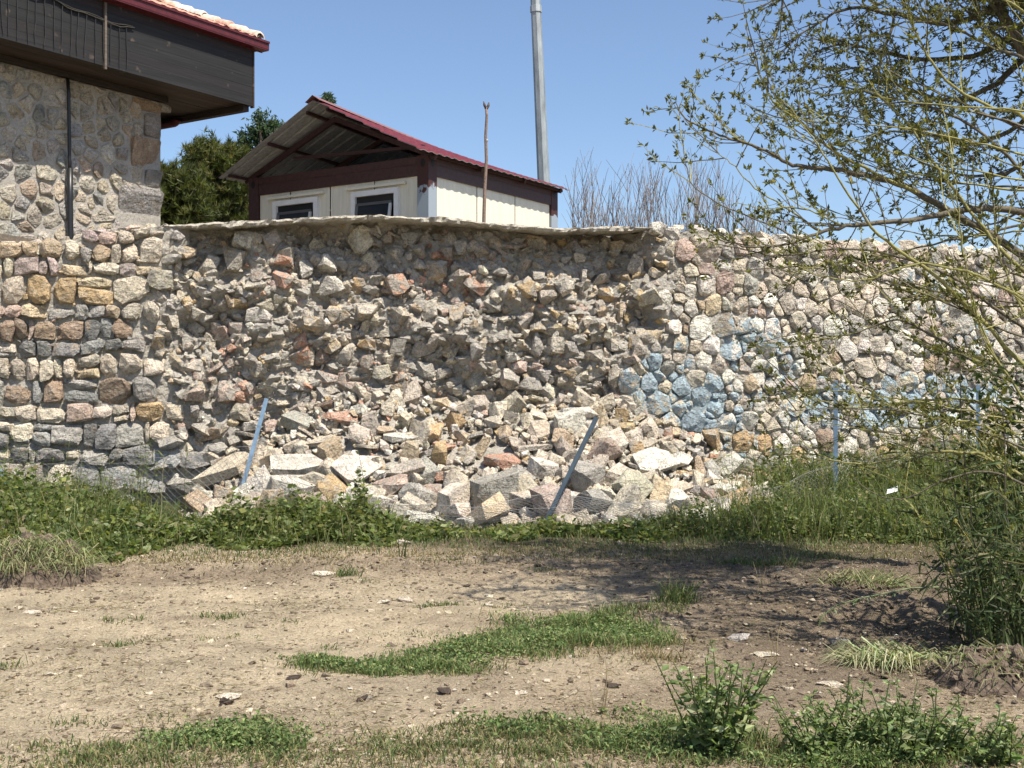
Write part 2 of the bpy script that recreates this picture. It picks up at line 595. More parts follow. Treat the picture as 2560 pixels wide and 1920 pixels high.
def build_ground():
    xs = axis_pts(-6.6, 6.6, 0.036, 450)
    ys = axis_pts(4.0, 12.6, 0.036, 450)
    X, Y = np.meshgrid(xs, ys, indexing='xy')
    Z = gz(X, Y)
    V = np.stack([X, Y, Z], -1).reshape(-1, 3)
    nx, ny = len(xs), len(ys)
    i, j = np.meshgrid(np.arange(nx - 1), np.arange(ny - 1), indexing='xy')
    a = (j * nx + i).ravel()
    F = np.stack([a, a + 1, a + nx + 1, a + nx], -1)
    tan = np.array([0.51, 0.42, 0.288])
    brown = np.array([0.28, 0.215, 0.15])
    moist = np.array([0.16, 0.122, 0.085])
    verge = np.array([0.13, 0.11, 0.065])
    x, y = V[:, 0], V[:, 1]
    w = fbm(x * 0.8, y * 0.8, 0, 3, 50) * 0.5
    C = np.tile(tan, (len(V), 1))
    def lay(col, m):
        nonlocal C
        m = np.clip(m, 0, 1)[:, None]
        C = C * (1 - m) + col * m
    c = y - 0.10 * x
    lay(brown, 0.75 * np.exp(-((c - 9.9 + 0.3 * w) / 0.55) ** 2))
    lay(brown, 0.55 * sstep(-1.3, 0.4, x + w) * sstep(6.9, 6.0, y + 0.4 * w))
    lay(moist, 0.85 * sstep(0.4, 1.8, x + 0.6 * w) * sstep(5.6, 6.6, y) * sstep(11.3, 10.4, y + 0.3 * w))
    lay(brown, 0.4 * np.exp(-((c - 7.9) / 0.3) ** 2) * sstep(-2.5, 0.5, x))
    lay(tan * 0.85, 0.6 * sstep(5.6, 4.6, y) * sstep(0.0, 1.0, x))
    lay(verge, sstep(10.6, 11.4, y + 0.4 * w + 0.12 * x))
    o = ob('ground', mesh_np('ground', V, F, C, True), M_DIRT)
    tag(o, kind='structure')
build_ground()

TERR_Z = 2.6

# ------------------------------------------------------------------ the retaining wall
WX = np.array([-9.0, -7.5, -2.2, 0.0, 1.6, 3.0, 9.5, 12.0])
WY = np.array([13.99, 14.30, 15.40, 15.50, 15.62, 15.98, 18.60, 19.60])
_t = np.linspace(0, 1, 400)
_s = np.interp(_t, np.linspace(0, 1, 8), np.concatenate([[0], np.cumsum(np.hypot(np.diff(WX), np.diff(WY)))]))
_S0 = np.concatenate([[0], np.cumsum(np.hypot(np.diff(WX), np.diff(WY)))])
_uu = np.linspace(0, _S0[-1], 500)
_xx, _yy = np.interp(_uu, _S0, WX), np.interp(_uu, _S0, WY)
_k = np.ones(25) / 25
def _smooth(a):
    return np.convolve(np.pad(a, 12, mode='reflect', reflect_type='odd'), _k, 'valid')
_xx, _yy = _smooth(_xx), _smooth(_yy)
_tx, _ty = np.gradient(_xx), np.gradient(_yy)
_tl = np.hypot(_tx, _ty)
_tx, _ty = _tx / _tl, _ty / _tl
U_LEN = _uu[-1]

def wall_pt(u, v, out=0.0):
    """point of the wall: u along it, v height, out = towards the viewer; the face leans back a little"""
    x, y = np.interp(u, _uu, _xx), np.interp(u, _uu, _yy)
    tx, ty = np.interp(u, _uu, _tx), np.interp(u, _uu, _ty)
    o = np.asarray(out) - 0.025 * np.asarray(v)
    return np.stack([x + ty * o, y - tx * o, np.broadcast_to(v, np.shape(x))], -1)

_ratio = _xx / _yy
def wall_uv(px, py):
    m = (np.asarray(px, float) - CX) / F_PX
    u = np.interp(m, _ratio, _uu)
    Y = np.interp(u, _uu, _yy)
    return u, EYE + (CY - np.asarray(py, float)) / F_PX * Y

_top = np.array([(-260, 606), (0, 602), (110, 600), (200, 580), (300, 565), (400, 560), (560, 552), (760, 542), (950, 535), (1100, 541), (1250, 557),
                 (1400, 567), (1560, 566), (1640, 566), (1750, 570), (1900, 582), (2100, 602), (2560, 628), (2900, 640)], float)
_tu, _tv = wall_uv(_top[:, 0], _top[:, 1])
def wall_top(u):
    return np.interp(u, _tu, _tv)

BREACH = np.array([(440, 500), (440, 566), (412, 626), (388, 655), (376, 731), (400, 780), (352, 822), (384, 885), (405, 934), (436, 1000), (470, 1035),
                   (412, 1048), (470, 1136), (376, 1182), (360, 1330), (1880, 1330), (1797, 1200), (1694, 1150), (1645, 1138), (1610, 1094), (1555, 1040),
                   (1559, 1000), (1571, 950), (1596, 893), (1629, 862), (1700, 842), (1674, 782), (1664, 752), (1630, 720), (1716, 684), (1660, 620), (1690, 566), (1690, 500)], float)
_bu, _bv = wall_uv(BREACH[:, 0], BREACH[:, 1])
BUV = np.stack([_bu, _bv], -1)

def breach_sd(u, v):
    """distance to the breach outline, positive inside"""
    p = np.stack([np.asarray(u, float), np.asarray(v, float)], -1)
    d = np.full(p.shape[:-1], 1e9)
    inside = np.zeros(p.shape[:-1], bool)
    n = len(BUV)
    for i in range(n):
        a, b = BUV[i], BUV[(i + 1) % n]
        ab = b - a
        t = np.clip(((p - a) @ ab) / (ab @ ab), 0, 1)
        q = a + t[..., None] * ab
        d = np.minimum(d, np.linalg.norm(p - q, axis=-1))
        cond = (a[1] > p[..., 1]) != (b[1] > p[..., 1])
        xi = a[0] + (p[..., 1] - a[1]) / (b[1] - a[1] + 1e-12) * ab[0]
        inside ^= cond & (p[..., 0] < xi)
    return np.where(inside, d, -d)

def core_out(u, v):
    """how far the mortar surface stands out (negative: recessed)"""
    sd = breach_sd(u, v)
    m = sstep(0.0, 0.32, sd)
    # the exposed core leans back: shallow below, deep under the cap
    rec = 0.11 + 0.07 * np.asarray(v) + 0.16 * sstep(2.9, 3.5, v)
    warp = fbm(np.asarray(u) * 0.9, np.asarray(v) * 0.9, 0, 3, 61)
    saw = (np.asarray(v) / 0.44 + 0.7 * warp) % 1.0
    ledge = (1 - saw) ** 1.5 * 0.0 + saw ** 2 * 0.09
    n1 = fbm(np.asarray(u) * 1.7, np.asarray(v) * 2.1, 0, 4, 71) * 0.15
    n2 = fbm(np.asarray(u) * 6, np.asarray(v) * 7, 0, 3, 81) * 0.03
    lumps = fbm(np.asarray(u) * 17, np.asarray(v) * 19, 0, 3, 91) * 0.02
    core = -rec + ledge + n1 + n2 + lumps
    face = -0.058 + 0.030 * sstep(9.5, 11.5, u) + 0.018 * fbm(np.asarray(u) * 9, np.asarray(v) * 9, 0, 3, 95) + lumps * 0.5
    return face * (1 - m) + np.minimum(core, -0.04) * m

# cached lookups for single points
_gu = np.arange(0.0, U_LEN, 0.03)
_gv = np.arange(-0.2, 4.3, 0.03)
_GU, _GV = np.meshgrid(_gu, _gv, indexing='ij')
_SD = breach_sd(_GU, _GV)
_CO = core_out(_GU, _GV)
def _look(A, u, v):
    i = min(max(int((u - _gu[0]) / 0.03 + 0.5), 0), len(_gu) - 1)
    j = min(max(int((v - _gv[0]) / 0.03 + 0.5), 0), len(_gv) - 1)
    return float(A[i, j])

def build_terrace():
    us = np.linspace(0.2, U_LEN - 0.1, 60)
    edge = wall_pt(us, np.full(60, TERR_Z), np.full(60, -0.85))
    far = edge.copy()
    far[:, 1] = 90
    V = np.concatenate([edge, far])
    i = np.arange(59)
    F = np.stack([i, i + 1, i + 61, i + 60], -1)
    tag(ob('terrace_ground', mesh_np('terrace_ground', V, F, np.tile((0.3, 0.25, 0.17), (120, 1))), M_DIRT), kind='structure')
build_terrace()

def px_of(u, v):
    p = wall_pt(u, v, 0.0)
    return CX + F_PX * p[..., 0] / p[..., 1], CY - F_PX * (p[..., 2] - EYE) / p[..., 1]

def paint_at(px, py):
    """share of pale blue paint smeared on the right part"""
    a = np.zeros(np.shape(px))
    for cx, cy, rx, ry, s in ((1660, 960, 130, 90, 1.0), (1760, 1020, 150, 90, 1.0), (1880, 860, 130, 100, 0.75), (2080, 1010, 150, 70, 1.0), (2330, 1000, 240, 70, 1.0),
                              (2340, 720, 170, 80, 0.55), (2420, 850, 120, 90, 0.65), (1850, 1140, 120, 60, 0.7), (1960, 930, 110, 70, 0.65), (2200, 1040, 170, 50, 1.0), (1700, 870, 90, 60, 0.6)):
        a = np.maximum(a, s * np.exp(-((px - cx) / rx) ** 2 - ((py - cy) / ry) ** 2))
    return np.where(a > 0.22, a, 0.0)

WALL = thing('retaining_wall', 'tall rubble stone retaining wall whose outer face has collapsed in the middle', 'wall', wall_pt(9.0, 0.0))

def build_mortar():
    du = 0.026
    us = np.arange(0.3, U_LEN - 0.2, du)
    nv = 150
    t = np.linspace(0, 1, nv)
    U = np.repeat(us[:, None], nv, 1)
    T = wall_top(us) - 0.03 + 0.02 * fbm(us * 4, us * 0, 0, 3, 5)
    Vv = -0.15 + (T[:, None] + 0.15) * t[None, :]
    O = core_out(U, Vv)
    front = wall_pt(U, Vv, O)
    thick = 1.0
    cols = [front]
    cols.append(wall_pt(us[:, None], T[:, None] + 0.02, np.full((len(us), 1), -0.8)))
    cols.append(wall_pt(us[:, None], T[:, None] - 0.0, np.full((len(us), 1), -thick)))
    cols.append(wall_pt(us[:, None], np.zeros((len(us), 1)), np.full((len(us), 1), -thick)))
    A = np.concatenate(cols, 1)
    nu, nn = A.shape[:2]
    i, j = np.meshgrid(np.arange(nu - 1), np.arange(nn - 1), indexing='ij')
    a = (i * nn + j).ravel()
    F = np.stack([a, a + nn, a + nn + 1, a + 1], -1)
    me = mesh_np('mortar_core', A.reshape(-1, 3), F, None, False)
    pv = np.zeros(A.shape[:2])
    pX, pY = px_of(U, Vv)
    pv[:, :nv] = paint_at(pX, pY) * (breach_sd(U, Vv) < 0.05)
    me.attributes.new('Paint', 'FLOAT', 'POINT').data.foreach_set('value', pv.astype(np.float32).ravel())
    return ob('mortar_core', me, M_MORTAR, WALL)
build_mortar()

# ---- colours of the stone
CREAM, WHITE, TAN, GOLD = (0.66, 0.58, 0.45), (0.74, 0.695, 0.60), (0.59, 0.47, 0.32), (0.55, 0.40, 0.22)
GREY, DGREY, PINK, SALMON = (0.42, 0.395, 0.35), (0.28, 0.275, 0.26), (0.56, 0.43, 0.355), (0.57, 0.34, 0.24)
BROWN, BEIGE, BLUEG, MAUVE = (0.35, 0.26, 0.185), (0.57, 0.50, 0.405), (0.38, 0.385, 0.37), (0.45, 0.37, 0.335)

def tint(c, var=0.10):
    k = 1 + RNG.normal(0, var)
    return tuple(float(np.clip(x * k * (1 + RNG.normal(0, 0.014)), 0.02, 0.85)) for x in c)

def choose(pal):
    w = np.array([p[0] for p in pal], float)
    return pal[RNG.choice(len(pal), p=w / w.sum())][1]

# ---- Voronoi cells for the facing
def clip_poly(poly, n, c):
    """keep the part of a convex polygon where n.p <= c"""
    out = []
    k = len(poly)
    d = [n[0] * p[0] + n[1] * p[1] - c for p in poly]
    for i in range(k):
        a, b = poly[i], poly[(i + 1) % k]
        da, db = d[i], d[(i + 1) % k]
        if da <= 0:
            out.append(a)
        if (da < 0 < db) or (db < 0 < da):
            t = da / (da - db)
            out.append((a[0] + t * (b[0] - a[0]), a[1] + t * (b[1] - a[1])))
    return out

def cells(seeds, gap, ext):
    seeds = np.asarray(seeds, float)
    res = []
    for i, s in enumerate(seeds):
        poly = [(s[0] - ext, s[1] - ext), (s[0] + ext, s[1] - ext), (s[0] + ext, s[1] + ext), (s[0] - ext, s[1] + ext)]
        d = seeds - s
        r = np.hypot(d[:, 0], d[:, 1])
        for j in np.argsort(r)[1:26]:
            if r[j] > 2.2 * ext or len(poly) < 3:
                break
            n = d[j] / r[j]
            poly = clip_poly(poly, n, float(n @ s) + r[j] / 2 - gap / 2)
        res.append(poly)
    return res

def chaikin(poly, q):
    out = []
    k = len(poly)
    for i in range(k):
        a, b = np.array(poly[i]), np.array(poly[(i + 1) % k])
        out += [a * (1 - q) + b * q, a * q + b * (1 - q)]
    return np.array(out)

def poly_area(p):
    p = np.asarray(p)
    x, y = p[:, 0], p[:, 1]
    return 0.5 * abs(np.dot(x, np.roll(y, -1)) - np.dot(y, np.roll(x, -1)))

def face_stone(poly, bulge, back=0.12, rnd=0.2, rough=0.012, seed=0, flat=0.5):
    """a hewn stone from its outline: returns vertices as (s, t, out) and triangles"""
    pl = chaikin(poly, rnd)
    c = pl.mean(0)
    q = pl - c
    jit = lambda s, n: RNG.normal(0, s, (n, 2))
    n = len(q)
    size = math.sqrt(poly_area(pl))
    tilt = RNG.normal(0, 0.16, 2)
    hgt = lambda p: bulge * 0.25 * 0 + (p @ tilt)
    e = q * R(0.95, 1.0, (n, 1)) + jit(size * 0.015, n)
    pts = [np.c_[q * 0.93, np.full(n, -back)], np.c_[e, R(0.0, 0.6, n) * bulge * flat * 1.4 + hgt(e)]]
    m = RNG.integers(4, 8)
    an = np.sort(R(0, 2 * math.pi, m))
    idx = RNG.integers(0, n, m)
    f1 = q[idx] * R(0.5, 0.85, (m, 1))
    pts.append(np.c_[f1, R(0.65, 1.0, m) * bulge + hgt(f1)])
    f2 = q[RNG.integers(0, n, 2)] * R(0.0, 0.45, (2, 1))
    pts.append(np.c_[f2, R(0.8, 1.15, 2) * bulge + hgt(f2)])
    V, Fc = hull_arrays(np.concatenate(pts), 1, rough, seed, 7.0)
    fr = V[:, 2] > -back * 0.5
    dn = fbm(V[:, 0] * 16 + seed, V[:, 1] * 16, V[:, 2] * 16, 2, 3) * rough * 0.9
    V[:, 2] += np.where(fr, dn, 0)
    V[:, :2] += c
    return V, Fc

def add_stone(name, V, Fc, to_world, mat, parent, color, paint=0.0):
    W = to_world(V)
    cen = W.mean(0)
    o = ob(name, mesh_np(name, W - cen, Fc), mat)
    o.location = Vector([float(a) for a in cen])
    adopt(o, parent)
    o.color = (*color, 1.0 - paint)
    return o

wallW = lambda V: wall_pt(V[:, 0], V[:, 1], V[:, 2])

facing = []
def lay_facing(u0, u1, rows, aspect, gap, rnd, bulge, painted, cut):
    """coursed rubble: blocks between wavy bed joints, corners knocked off"""
    v = -0.05
    bed = []
    for h, _ in rows:
        bed.append(v)
        v += h
    bed.append(v)
    def yb(k, u):
        return bed[k] + 0.075 * float(fbm(u * 1.3, k * 7.3, 0, 2, 41)) + 0.025 * float(vn(u * 5, k * 3.1, 0, 43))
    def emit(x0, x1, k, f0, f1, pal):
        um = 0.5 * (x0 + x1)
        c = []
        for (x, f, sx, sy) in ((x0, f0, 1, 1), (x1, f0, -1, 1), (x1, f1, -1, -1), (x0, f1, 1, -1)):
            lo, hi = yb(k, x), yb(k + 1, x)
            c.append(np.array([x + sx * gap * R(0.4, 1.2) + RNG.normal(0, 0.014), lo + (hi - lo) * f + sy * gap * R(0.3, 1.3) + RNG.normal(0, 0.012)]))
        poly = []
        for i in range(4):
            p, a_, b_ = c[i], c[i - 1], c[(i + 1) % 4]
            if R(0, 1) < cut[0]:
                ka, kb = R(*cut[1]), R(*cut[1])
                poly += [tuple(p + (a_ - p) * ka), tuple(p + (b_ - p) * kb)]
            else:
                poly.append(tuple(p))
        cy = float(np.mean([p[1] for p in poly]))
        tp = float(wall_top(um))
        if cy > tp - 0.02 or um < 0.6 or um > U_LEN - 0.5:
            return
        poly = clip_poly(poly, (0, 1), tp + R(-0.02, 0.03))
        if len(poly) < 3 or poly_area(poly) < 0.004:
            return
        if _look(_SD, um, cy) > -0.02:
            return
        px, py = px_of(um, cy)
        if px < -230 or px > 2790:
            return
        facing.append((poly, pal, rnd, bulge, (um, cy), float(px), float(py), painted))
    for k, (h, pal) in enumerate(rows):
        u = u0 - R(0, h)
        while u < u1:
            w = h * R(*aspect)
            q = R(0, 1)
            if q < 0.12 and h > 0.2:
                m = R(0.35, 0.65)
                emit(u, u + w, k, 0.0, m, pal)
                emit(u, u + w, k, m, 1.0, pal)
            elif q < 0.2:
                w = h * R(0.28, 0.45)
                emit(u, u + w, k, 0, 1, pal)
            elif q < 0.38:
                m = R(0.12, 0.25)
                if R(0, 1) < 0.5:
                    emit(u, u + w, k, 0, 1 - m, pal)
                else:
                    emit(u, u + w, k, m, 1, pal)
            else:
                emit(u, u + w, k, 0, 1, pal)
            u += w

G1 = [(4, GREY), (5, DGREY), (3, BLUEG), (1.5, BEIGE), (1.5, CREAM), (1, BROWN)]
left_rows = [(0.26, [(3, BLUEG), (2, CREAM), (2, BEIGE)]), (0.36, [(4, BLUEG), (3, CREAM), (2, BEIGE)]), (0.27, G1), (0.26, [(3, GREY), (2, BLUEG), (2, CREAM), (3, DGREY)]),
             (0.27, [(3, BEIGE), (2, TAN), (2, CREAM), (2, PINK), (1, GOLD), (2, GREY)]), (0.33, [(4, DGREY), (3, GREY), (2, BROWN), (2, TAN)]),
             (0.24, [(5, CREAM), (3, BEIGE), (1, TAN)]), (0.23, [(4, DGREY), (4, GREY), (1, PINK), (1, BEIGE)]),
             (0.25, [(3, GREY), (3, DGREY), (2, PINK), (2, BROWN), (1, CREAM)]), (0.25, [(3, GREY), (2, BEIGE), (2, PINK), (1, TAN)]),
             (0.32, [(4, GOLD), (5, TAN), (3, CREAM), (1, GREY)]), (0.22, [(4, CREAM), (3, TAN), (2, MAUVE), (2, BEIGE)]), (0.24, [(4, CREAM), (3, TAN), (2, GREY), (2, BEIGE)]),
             (0.17, [(3, MAUVE), (2, PINK), (4, CREAM), (1, SALMON), (3, BEIGE)]), (0.16, [(2, PINK), (3, MAUVE), (5, BEIGE), (2, CREAM)]), (0.15, [(2, PINK), (2, MAUVE), (5, BEIGE)])]
uL, _ = wall_uv(-260, 900)
uM, _ = wall_uv(520, 900)
lay_facing(float(uL), float(uM), left_rows, (0.55, 1.45), 0.008, 0.07, 0.06, False, (0.8, (0.10, 0.38)))

C1 = [(5, CREAM), (4, WHITE), (3, BEIGE), (1, PINK), (1, TAN), (2, GREY)]
C2 = [(5, WHITE), (5, CREAM), (2.5, BEIGE), (0.8, GREY), (0.5, BROWN)]
C3 = [(3, BEIGE), (3, GREY), (3, WHITE), (1, PINK), (2, CREAM)]
right_rows = [(0.30, C2), (0.28, C2), (0.27, [(3, CREAM), (2, GOLD), (2, WHITE), (1, BROWN)]), (0.30, C2), (0.20, C2), (0.27, C2), (0.25, C1), (0.26, C2), (0.25, C1), (0.26, C2), (0.27, C1), (0.20, C1),
              (0.33, C3), (0.27, C1), (0.28, C3), (0.26, C1), (0.26, C3), (0.28, C1), (0.28, C1)]
uR0, _ = wall_uv(1520, 900)
uR1, _ = wall_uv(2800, 900)
def lay_cobbles(u0, u1, rows):
    """irregular cobbles: packed discs of several sizes turned into power cells"""
    pts = []
    grid = {}
    for lo, hi, tries, f in ((0.14, 0.18, 110, 0.95), (0.095, 0.13, 1900, 0.92), (0.06, 0.09, 8000, 0.9), (0.035, 0.055, 7000, 0.95)):
        for _ in range(tries):
            u, v, r = R(u0, u1), R(-0.1, 4.1), R(lo, hi)
            # loose courses: centres gather on beds
            v = v + 0.35 * (round(v / 0.27) * 0.27 - v)
            k = (int(u / 0.45), int(v / 0.45))
            ok = True
            for a_ in (-1, 0, 1):
                for b_ in (-1, 0, 1):
                    for (x, y, q) in grid.get((k[0] + a_, k[1] + b_), ()):
                        if ((x - u) / R(0.98, 1.25)) ** 2 + ((y - v) * 1.05) ** 2 < (f * (q + r)) ** 2:
                            ok = False
            if ok:
                pts.append((u, v, r))
                grid.setdefault(k, []).append((u, v, r))
    A = np.array(pts)
    beds = np.cumsum([h for h, _ in rows]) - 0.05
    for i, (u, v, r) in enumerate(pts):
        e = r * 1.6
        poly = [(u - e, v - e), (u + e, v - e), (u + e, v + e), (u - e, v + e)]
        d = A[:, :2] - (u, v)
        dist = np.hypot(d[:, 0], d[:, 1])
        for j in np.argsort(dist)[1:18]:
            if dist[j] > 0.7 or len(poly) < 3:
                break
            n = d[j] / dist[j]
            off = (dist[j] ** 2 + r * r - A[j, 2] ** 2) / (2 * dist[j]) - 0.007
            poly = clip_poly(poly, n, float(n @ (u, v)) + off)
        tp = float(wall_top(u))
        if len(poly) < 3 or v > tp - 0.02 or u < 0.6 or u > U_LEN - 0.5:
            continue
        poly = clip_poly(poly, (0, 1), tp + R(-0.02, 0.03))
        if len(poly) < 3 or poly_area(poly) < 0.003 or _look(_SD, u, v) > -0.02:
            continue
        px, py = px_of(u, v)
        if px > 2790:
            continue
        pal = rows[min(int(np.searchsorted(beds, v)), len(rows) - 1)][1]
        facing.append((poly, pal, 0.17, 0.055, (u, v), float(px), float(py), True))
lay_cobbles(float(uR0), float(uR1), right_rows)

facing.sort(key=lambda f: -poly_area(f[0]) * (1 if -20 < f[5] < 2580 else 0.05))
small_wall = Acc()
n_named = {}
for i, (poly, pal, rnd, bulge, s, px, py, painted) in enumerate(facing):
    col = tint(choose(pal))
    ar = poly_area(poly)
    V, Fc = face_stone(poly, bulge * R(0.6, 1.25) * min(1, math.sqrt(ar) / 0.22), 0.12, rnd, 0.012, i)
    V[:, 2] += R(-0.03, 0.015)
    paint = float(paint_at(px, py)) * R(0.7, 1.2) if painted else 0.0
    if R(0, 1) < 0.16:
        paint = 0.0
    paint = min(paint, 0.98)
    nm = 'painted_stone' if paint > 0.3 else ('facing_cobble' if painted else 'facing_stone')
    n_named[nm] = n_named.get(nm, 0) + 1
    if n_named[nm] <= 296:
        o = add_stone(nm, V, Fc, wallW, M_STONE, WALL, col, paint)
        if paint > 0.6:
            o['label'] = 'stone smeared with pale blue paint'
    else:
        small_wall.add(wallW(V), Fc, col)
print('facing', len(facing), n_named)

# ---- chinking pebbles in the joints of the facing
CH = [hull_arrays(rock_pts(11, 0.8), 0, 0) for _ in range(8)]
def rotmat(n):
    q = unit(RNG.normal(size=(n, 4)))
    w, x, y, z = q.T
    return np.stack([np.stack([1 - 2 * (y * y + z * z), 2 * (x * y - z * w), 2 * (x * z + y * w)], -1),
                     np.stack([2 * (x * y + z * w), 1 - 2 * (x * x + z * z), 2 * (y * z - x * w)], -1),
                     np.stack([2 * (x * z - y * w), 2 * (y * z + x * w), 1 - 2 * (x * x + y * y)], -1)], -2)
for i in range(900):
    f = facing[RNG.integers(len(facing))]
    p = np.array(f[0])[RNG.integers(len(f[0]))]
    if _look(_SD, p[0], p[1]) > -0.01 or p[1] > wall_top(p[0]) - 0.03:
        continue
    V, Fc = CH[i % 8]
    s = R(0.015, 0.042)
    W = V @ rotmat(1)[0].T * s * np.array([1.3, 1, 1]) + wall_pt(p[0], p[1], R(-0.05, -0.01))
    small_wall.add(W, Fc, tint(choose(f[1])))

# ---- rock library (unit size, shared by copies)
ROCKS = []
for i in range(26):
    asp = (1.0, R(0.7, 0.98), R(0.58, 0.88))
    V, Fc = hull_arrays(rock_pts(RNG.integers(11, 17), R(0.5, 0.85), asp), 1, 0.04, i, 2.8)
    ROCKS.append((V, Fc, mesh_np('rock_%d' % i, V, Fc)))
SLABS = []
for i in range(8):
    k = RNG.integers(6, 9)
    a = np.sort(R(0, 2 * math.pi, k) * 0.25 + np.arange(k) * 2 * math.pi / k)
    r = R(0.75, 1.05, k)
    o2 = np.c_[np.cos(a) * r, np.sin(a) * r * 0.72]
    th = R(0.13, 0.2)
    V, Fc = hull_arrays(np.concatenate([np.c_[o2, th * R(0.6, 1.1, k)], np.c_[o2 * R(0.88, 1.0, (k, 1)), -th * R(0.6, 1.1, k)]]), 1, 0.035, i + 40, 3.0)
    SLABS.append((V, Fc, mesh_np('slab_%d' % i, V, Fc)))
BLOCKS = []
for i in range(6):
    c8 = np.array([(x, y, z) for x in (-1, 1) for y in (-0.75, 0.75) for z in (-0.62, 0.62)], float)
    V, Fc = hull_arrays(np.concatenate([c8 * R(0.5, 1.05, (8, 3)), c8[RNG.integers(0, 8, 5)] * R(0.2, 1.1, (5, 3))]), 2, 0.05, i + 60, 2.6)
    BLOCKS.append((V, Fc, mesh_np('block_%d' % i, V, Fc)))
CORE_ROCKS, CORE_SLABS = [], []
for lst in (ROCKS, SLABS, BLOCKS):
    for _r in lst:
        _r[2].materials.append(M_ROCK)
for lst, dst in ((ROCKS, CORE_ROCKS), (SLABS + BLOCKS[:2], CORE_SLABS)):
    for _r in lst:
        _me = _r[2].copy()
        _me.materials.clear()
        _me.materials.append(M_CORE)
        dst.append((_r[0], _r[1], _me))

def place_rock(name, rec, loc, rot, scl, color, parent=None):
    o = bpy.data.objects.new(name, rec[2])
    COL.objects.link(o)
    o.location = Vector([float(a) for a in loc])
    o.rotation_euler = rot
    o.scale = (scl, scl, scl) if np.isscalar(scl) else tuple(float(a) for a in scl)
    o.color = (*color, 1.0)
    if parent is not None:
        adopt(o, parent)
    return o

# ---- rubble showing in the broken core
def poisson(n_try, u_rng, v_rng, radius_fn, ok, over=0.80):
    pts = []
    cell = {}
    for _ in range(n_try):
        u, v = R(*u_rng), R(*v_rng)
        r = radius_fn(u, v)
        if not ok(u, v, r):
            continue
        k = (int(u / 0.3), int(v / 0.3))
        bad = False
        for a in range(-1, 2):
            for b_ in range(-1, 2):
                for (x, y, q) in cell.get((k[0] + a, k[1] + b_), ()):
                    if (x - u) ** 2 + (y - v) ** 2 < (over * (q + r)) ** 2:
                        bad = True
                        break
        if not bad:
            pts.append((u, v, r))
            cell.setdefault(k, []).append((u, v, r))
    return pts

b_u0, b_u1 = float(_bu.min()), float(_bu.max())
def _okc(u, v, r):
    return v < wall_top(u) - 0.05 - r * 0.6 and _look(_SD, u, v) > r * 0.4
big = poisson(700, (b_u0, b_u1), (0.6, 4.0), lambda u, v: R(0.125, 0.185), _okc, 0.8) + poisson(5000, (b_u0, b_u1), (0.6, 4.0), lambda u, v: R(0.07, 0.125), _okc, 0.78)
CORE_A = [(6, CREAM), (5, BEIGE), (4, TAN), (1.3, GOLD), (1, PINK), (1.6, GREY), (1.2, WHITE), (0.4, SALMON)]
CORE_P = [(4, SALMON), (3, PINK), (3, CREAM), (3, BEIGE), (1, TAN)]
big.sort(key=lambda t: -t[2])
def core_pal(u, v):
    px, py = px_of(u, v)
    for cx, cy, rx, ry in ((540, 950, 90, 70), (880, 920, 160, 60), (1160, 1010, 80, 60), (860, 1040, 100, 40), (650, 680, 80, 60), (1090, 680, 110, 60)):
        if ((px - cx) / rx) ** 2 + ((py - cy) / ry) ** 2 < 1:
            return CORE_P
    return CORE_A
for i, (u, v, r) in enumerate(big):
    out = _look(_CO, u, v) + r * R(-0.45, 0.5)
    p = wall_pt(u, v, min(out, 0.02))
    col = tint(choose(core_pal(u, v)))
    # most stones still lie on their beds
    rot = (R(-0.5, 0.5), R(-0.5, 0.5), R(0, 6.28)) if R(0, 1) < 0.65 else tuple(R(0, 6.28, 3))
    if i < 298:
        rec = CORE_ROCKS[RNG.integers(len(CORE_ROCKS))] if R(0, 1) < 0.86 else CORE_SLABS[RNG.integers(len(CORE_SLABS))]
        place_rock('core_stone', rec, p, rot, r * R(1.05, 1.3), col, WALL)
    else:
        V, Fc, _ = ROCKS[RNG.integers(len(ROCKS))]
        small_wall.add(V @ rotmat(1)[0].T * r * 1.1 + p, Fc, col)
sm = poisson(4200, (b_u0, b_u1), (0.4, 4.0), lambda u, v: R(0.022, 0.055), _okc)
for i, (u, v, r) in enumerate(sm):
    out = _look(_CO, u, v) + r * R(-0.2, 0.6)
    V, Fc = CH[i % 8]
    col = tint(choose(core_pal(u, v))) if R(0, 1) < 0.75 else tint((0.34, 0.31, 0.26))
    small_wall.add(V @ rotmat(1)[0].T * r + wall_pt(u, v, out), Fc, col)
print('core', len(big), len(sm))
tag(small_wall.build('small_stones', M_ROCKC, WALL), kind='stuff')
# mortar lumps that hang on the core
lump = Acc()
for i, (u, v, r) in enumerate(poisson(1100, (b_u0, b_u1), (0.7, 3.8), lambda u, v: R(0.05, 0.13), _okc)):
    V, Fc, _ = ROCKS[RNG.integers(len(ROCKS))]
    out = _look(_CO, u, v) + r * R(-0.4, 0.25)
    V = V + 0.16 * np.stack([fbm(V[:, 0] * 3 + i, V[:, 1] * 3, V[:, 2] * 3, 3, 7 + k) for k in range(3)], -1)
    lump.add(V @ rotmat(1)[0].T * r * np.array([1.3, 1, 0.8]) + wall_pt(u, v, out), Fc)
tag(lump.build('mortar_lumps', M_MORTAR, WALL), kind='stuff')

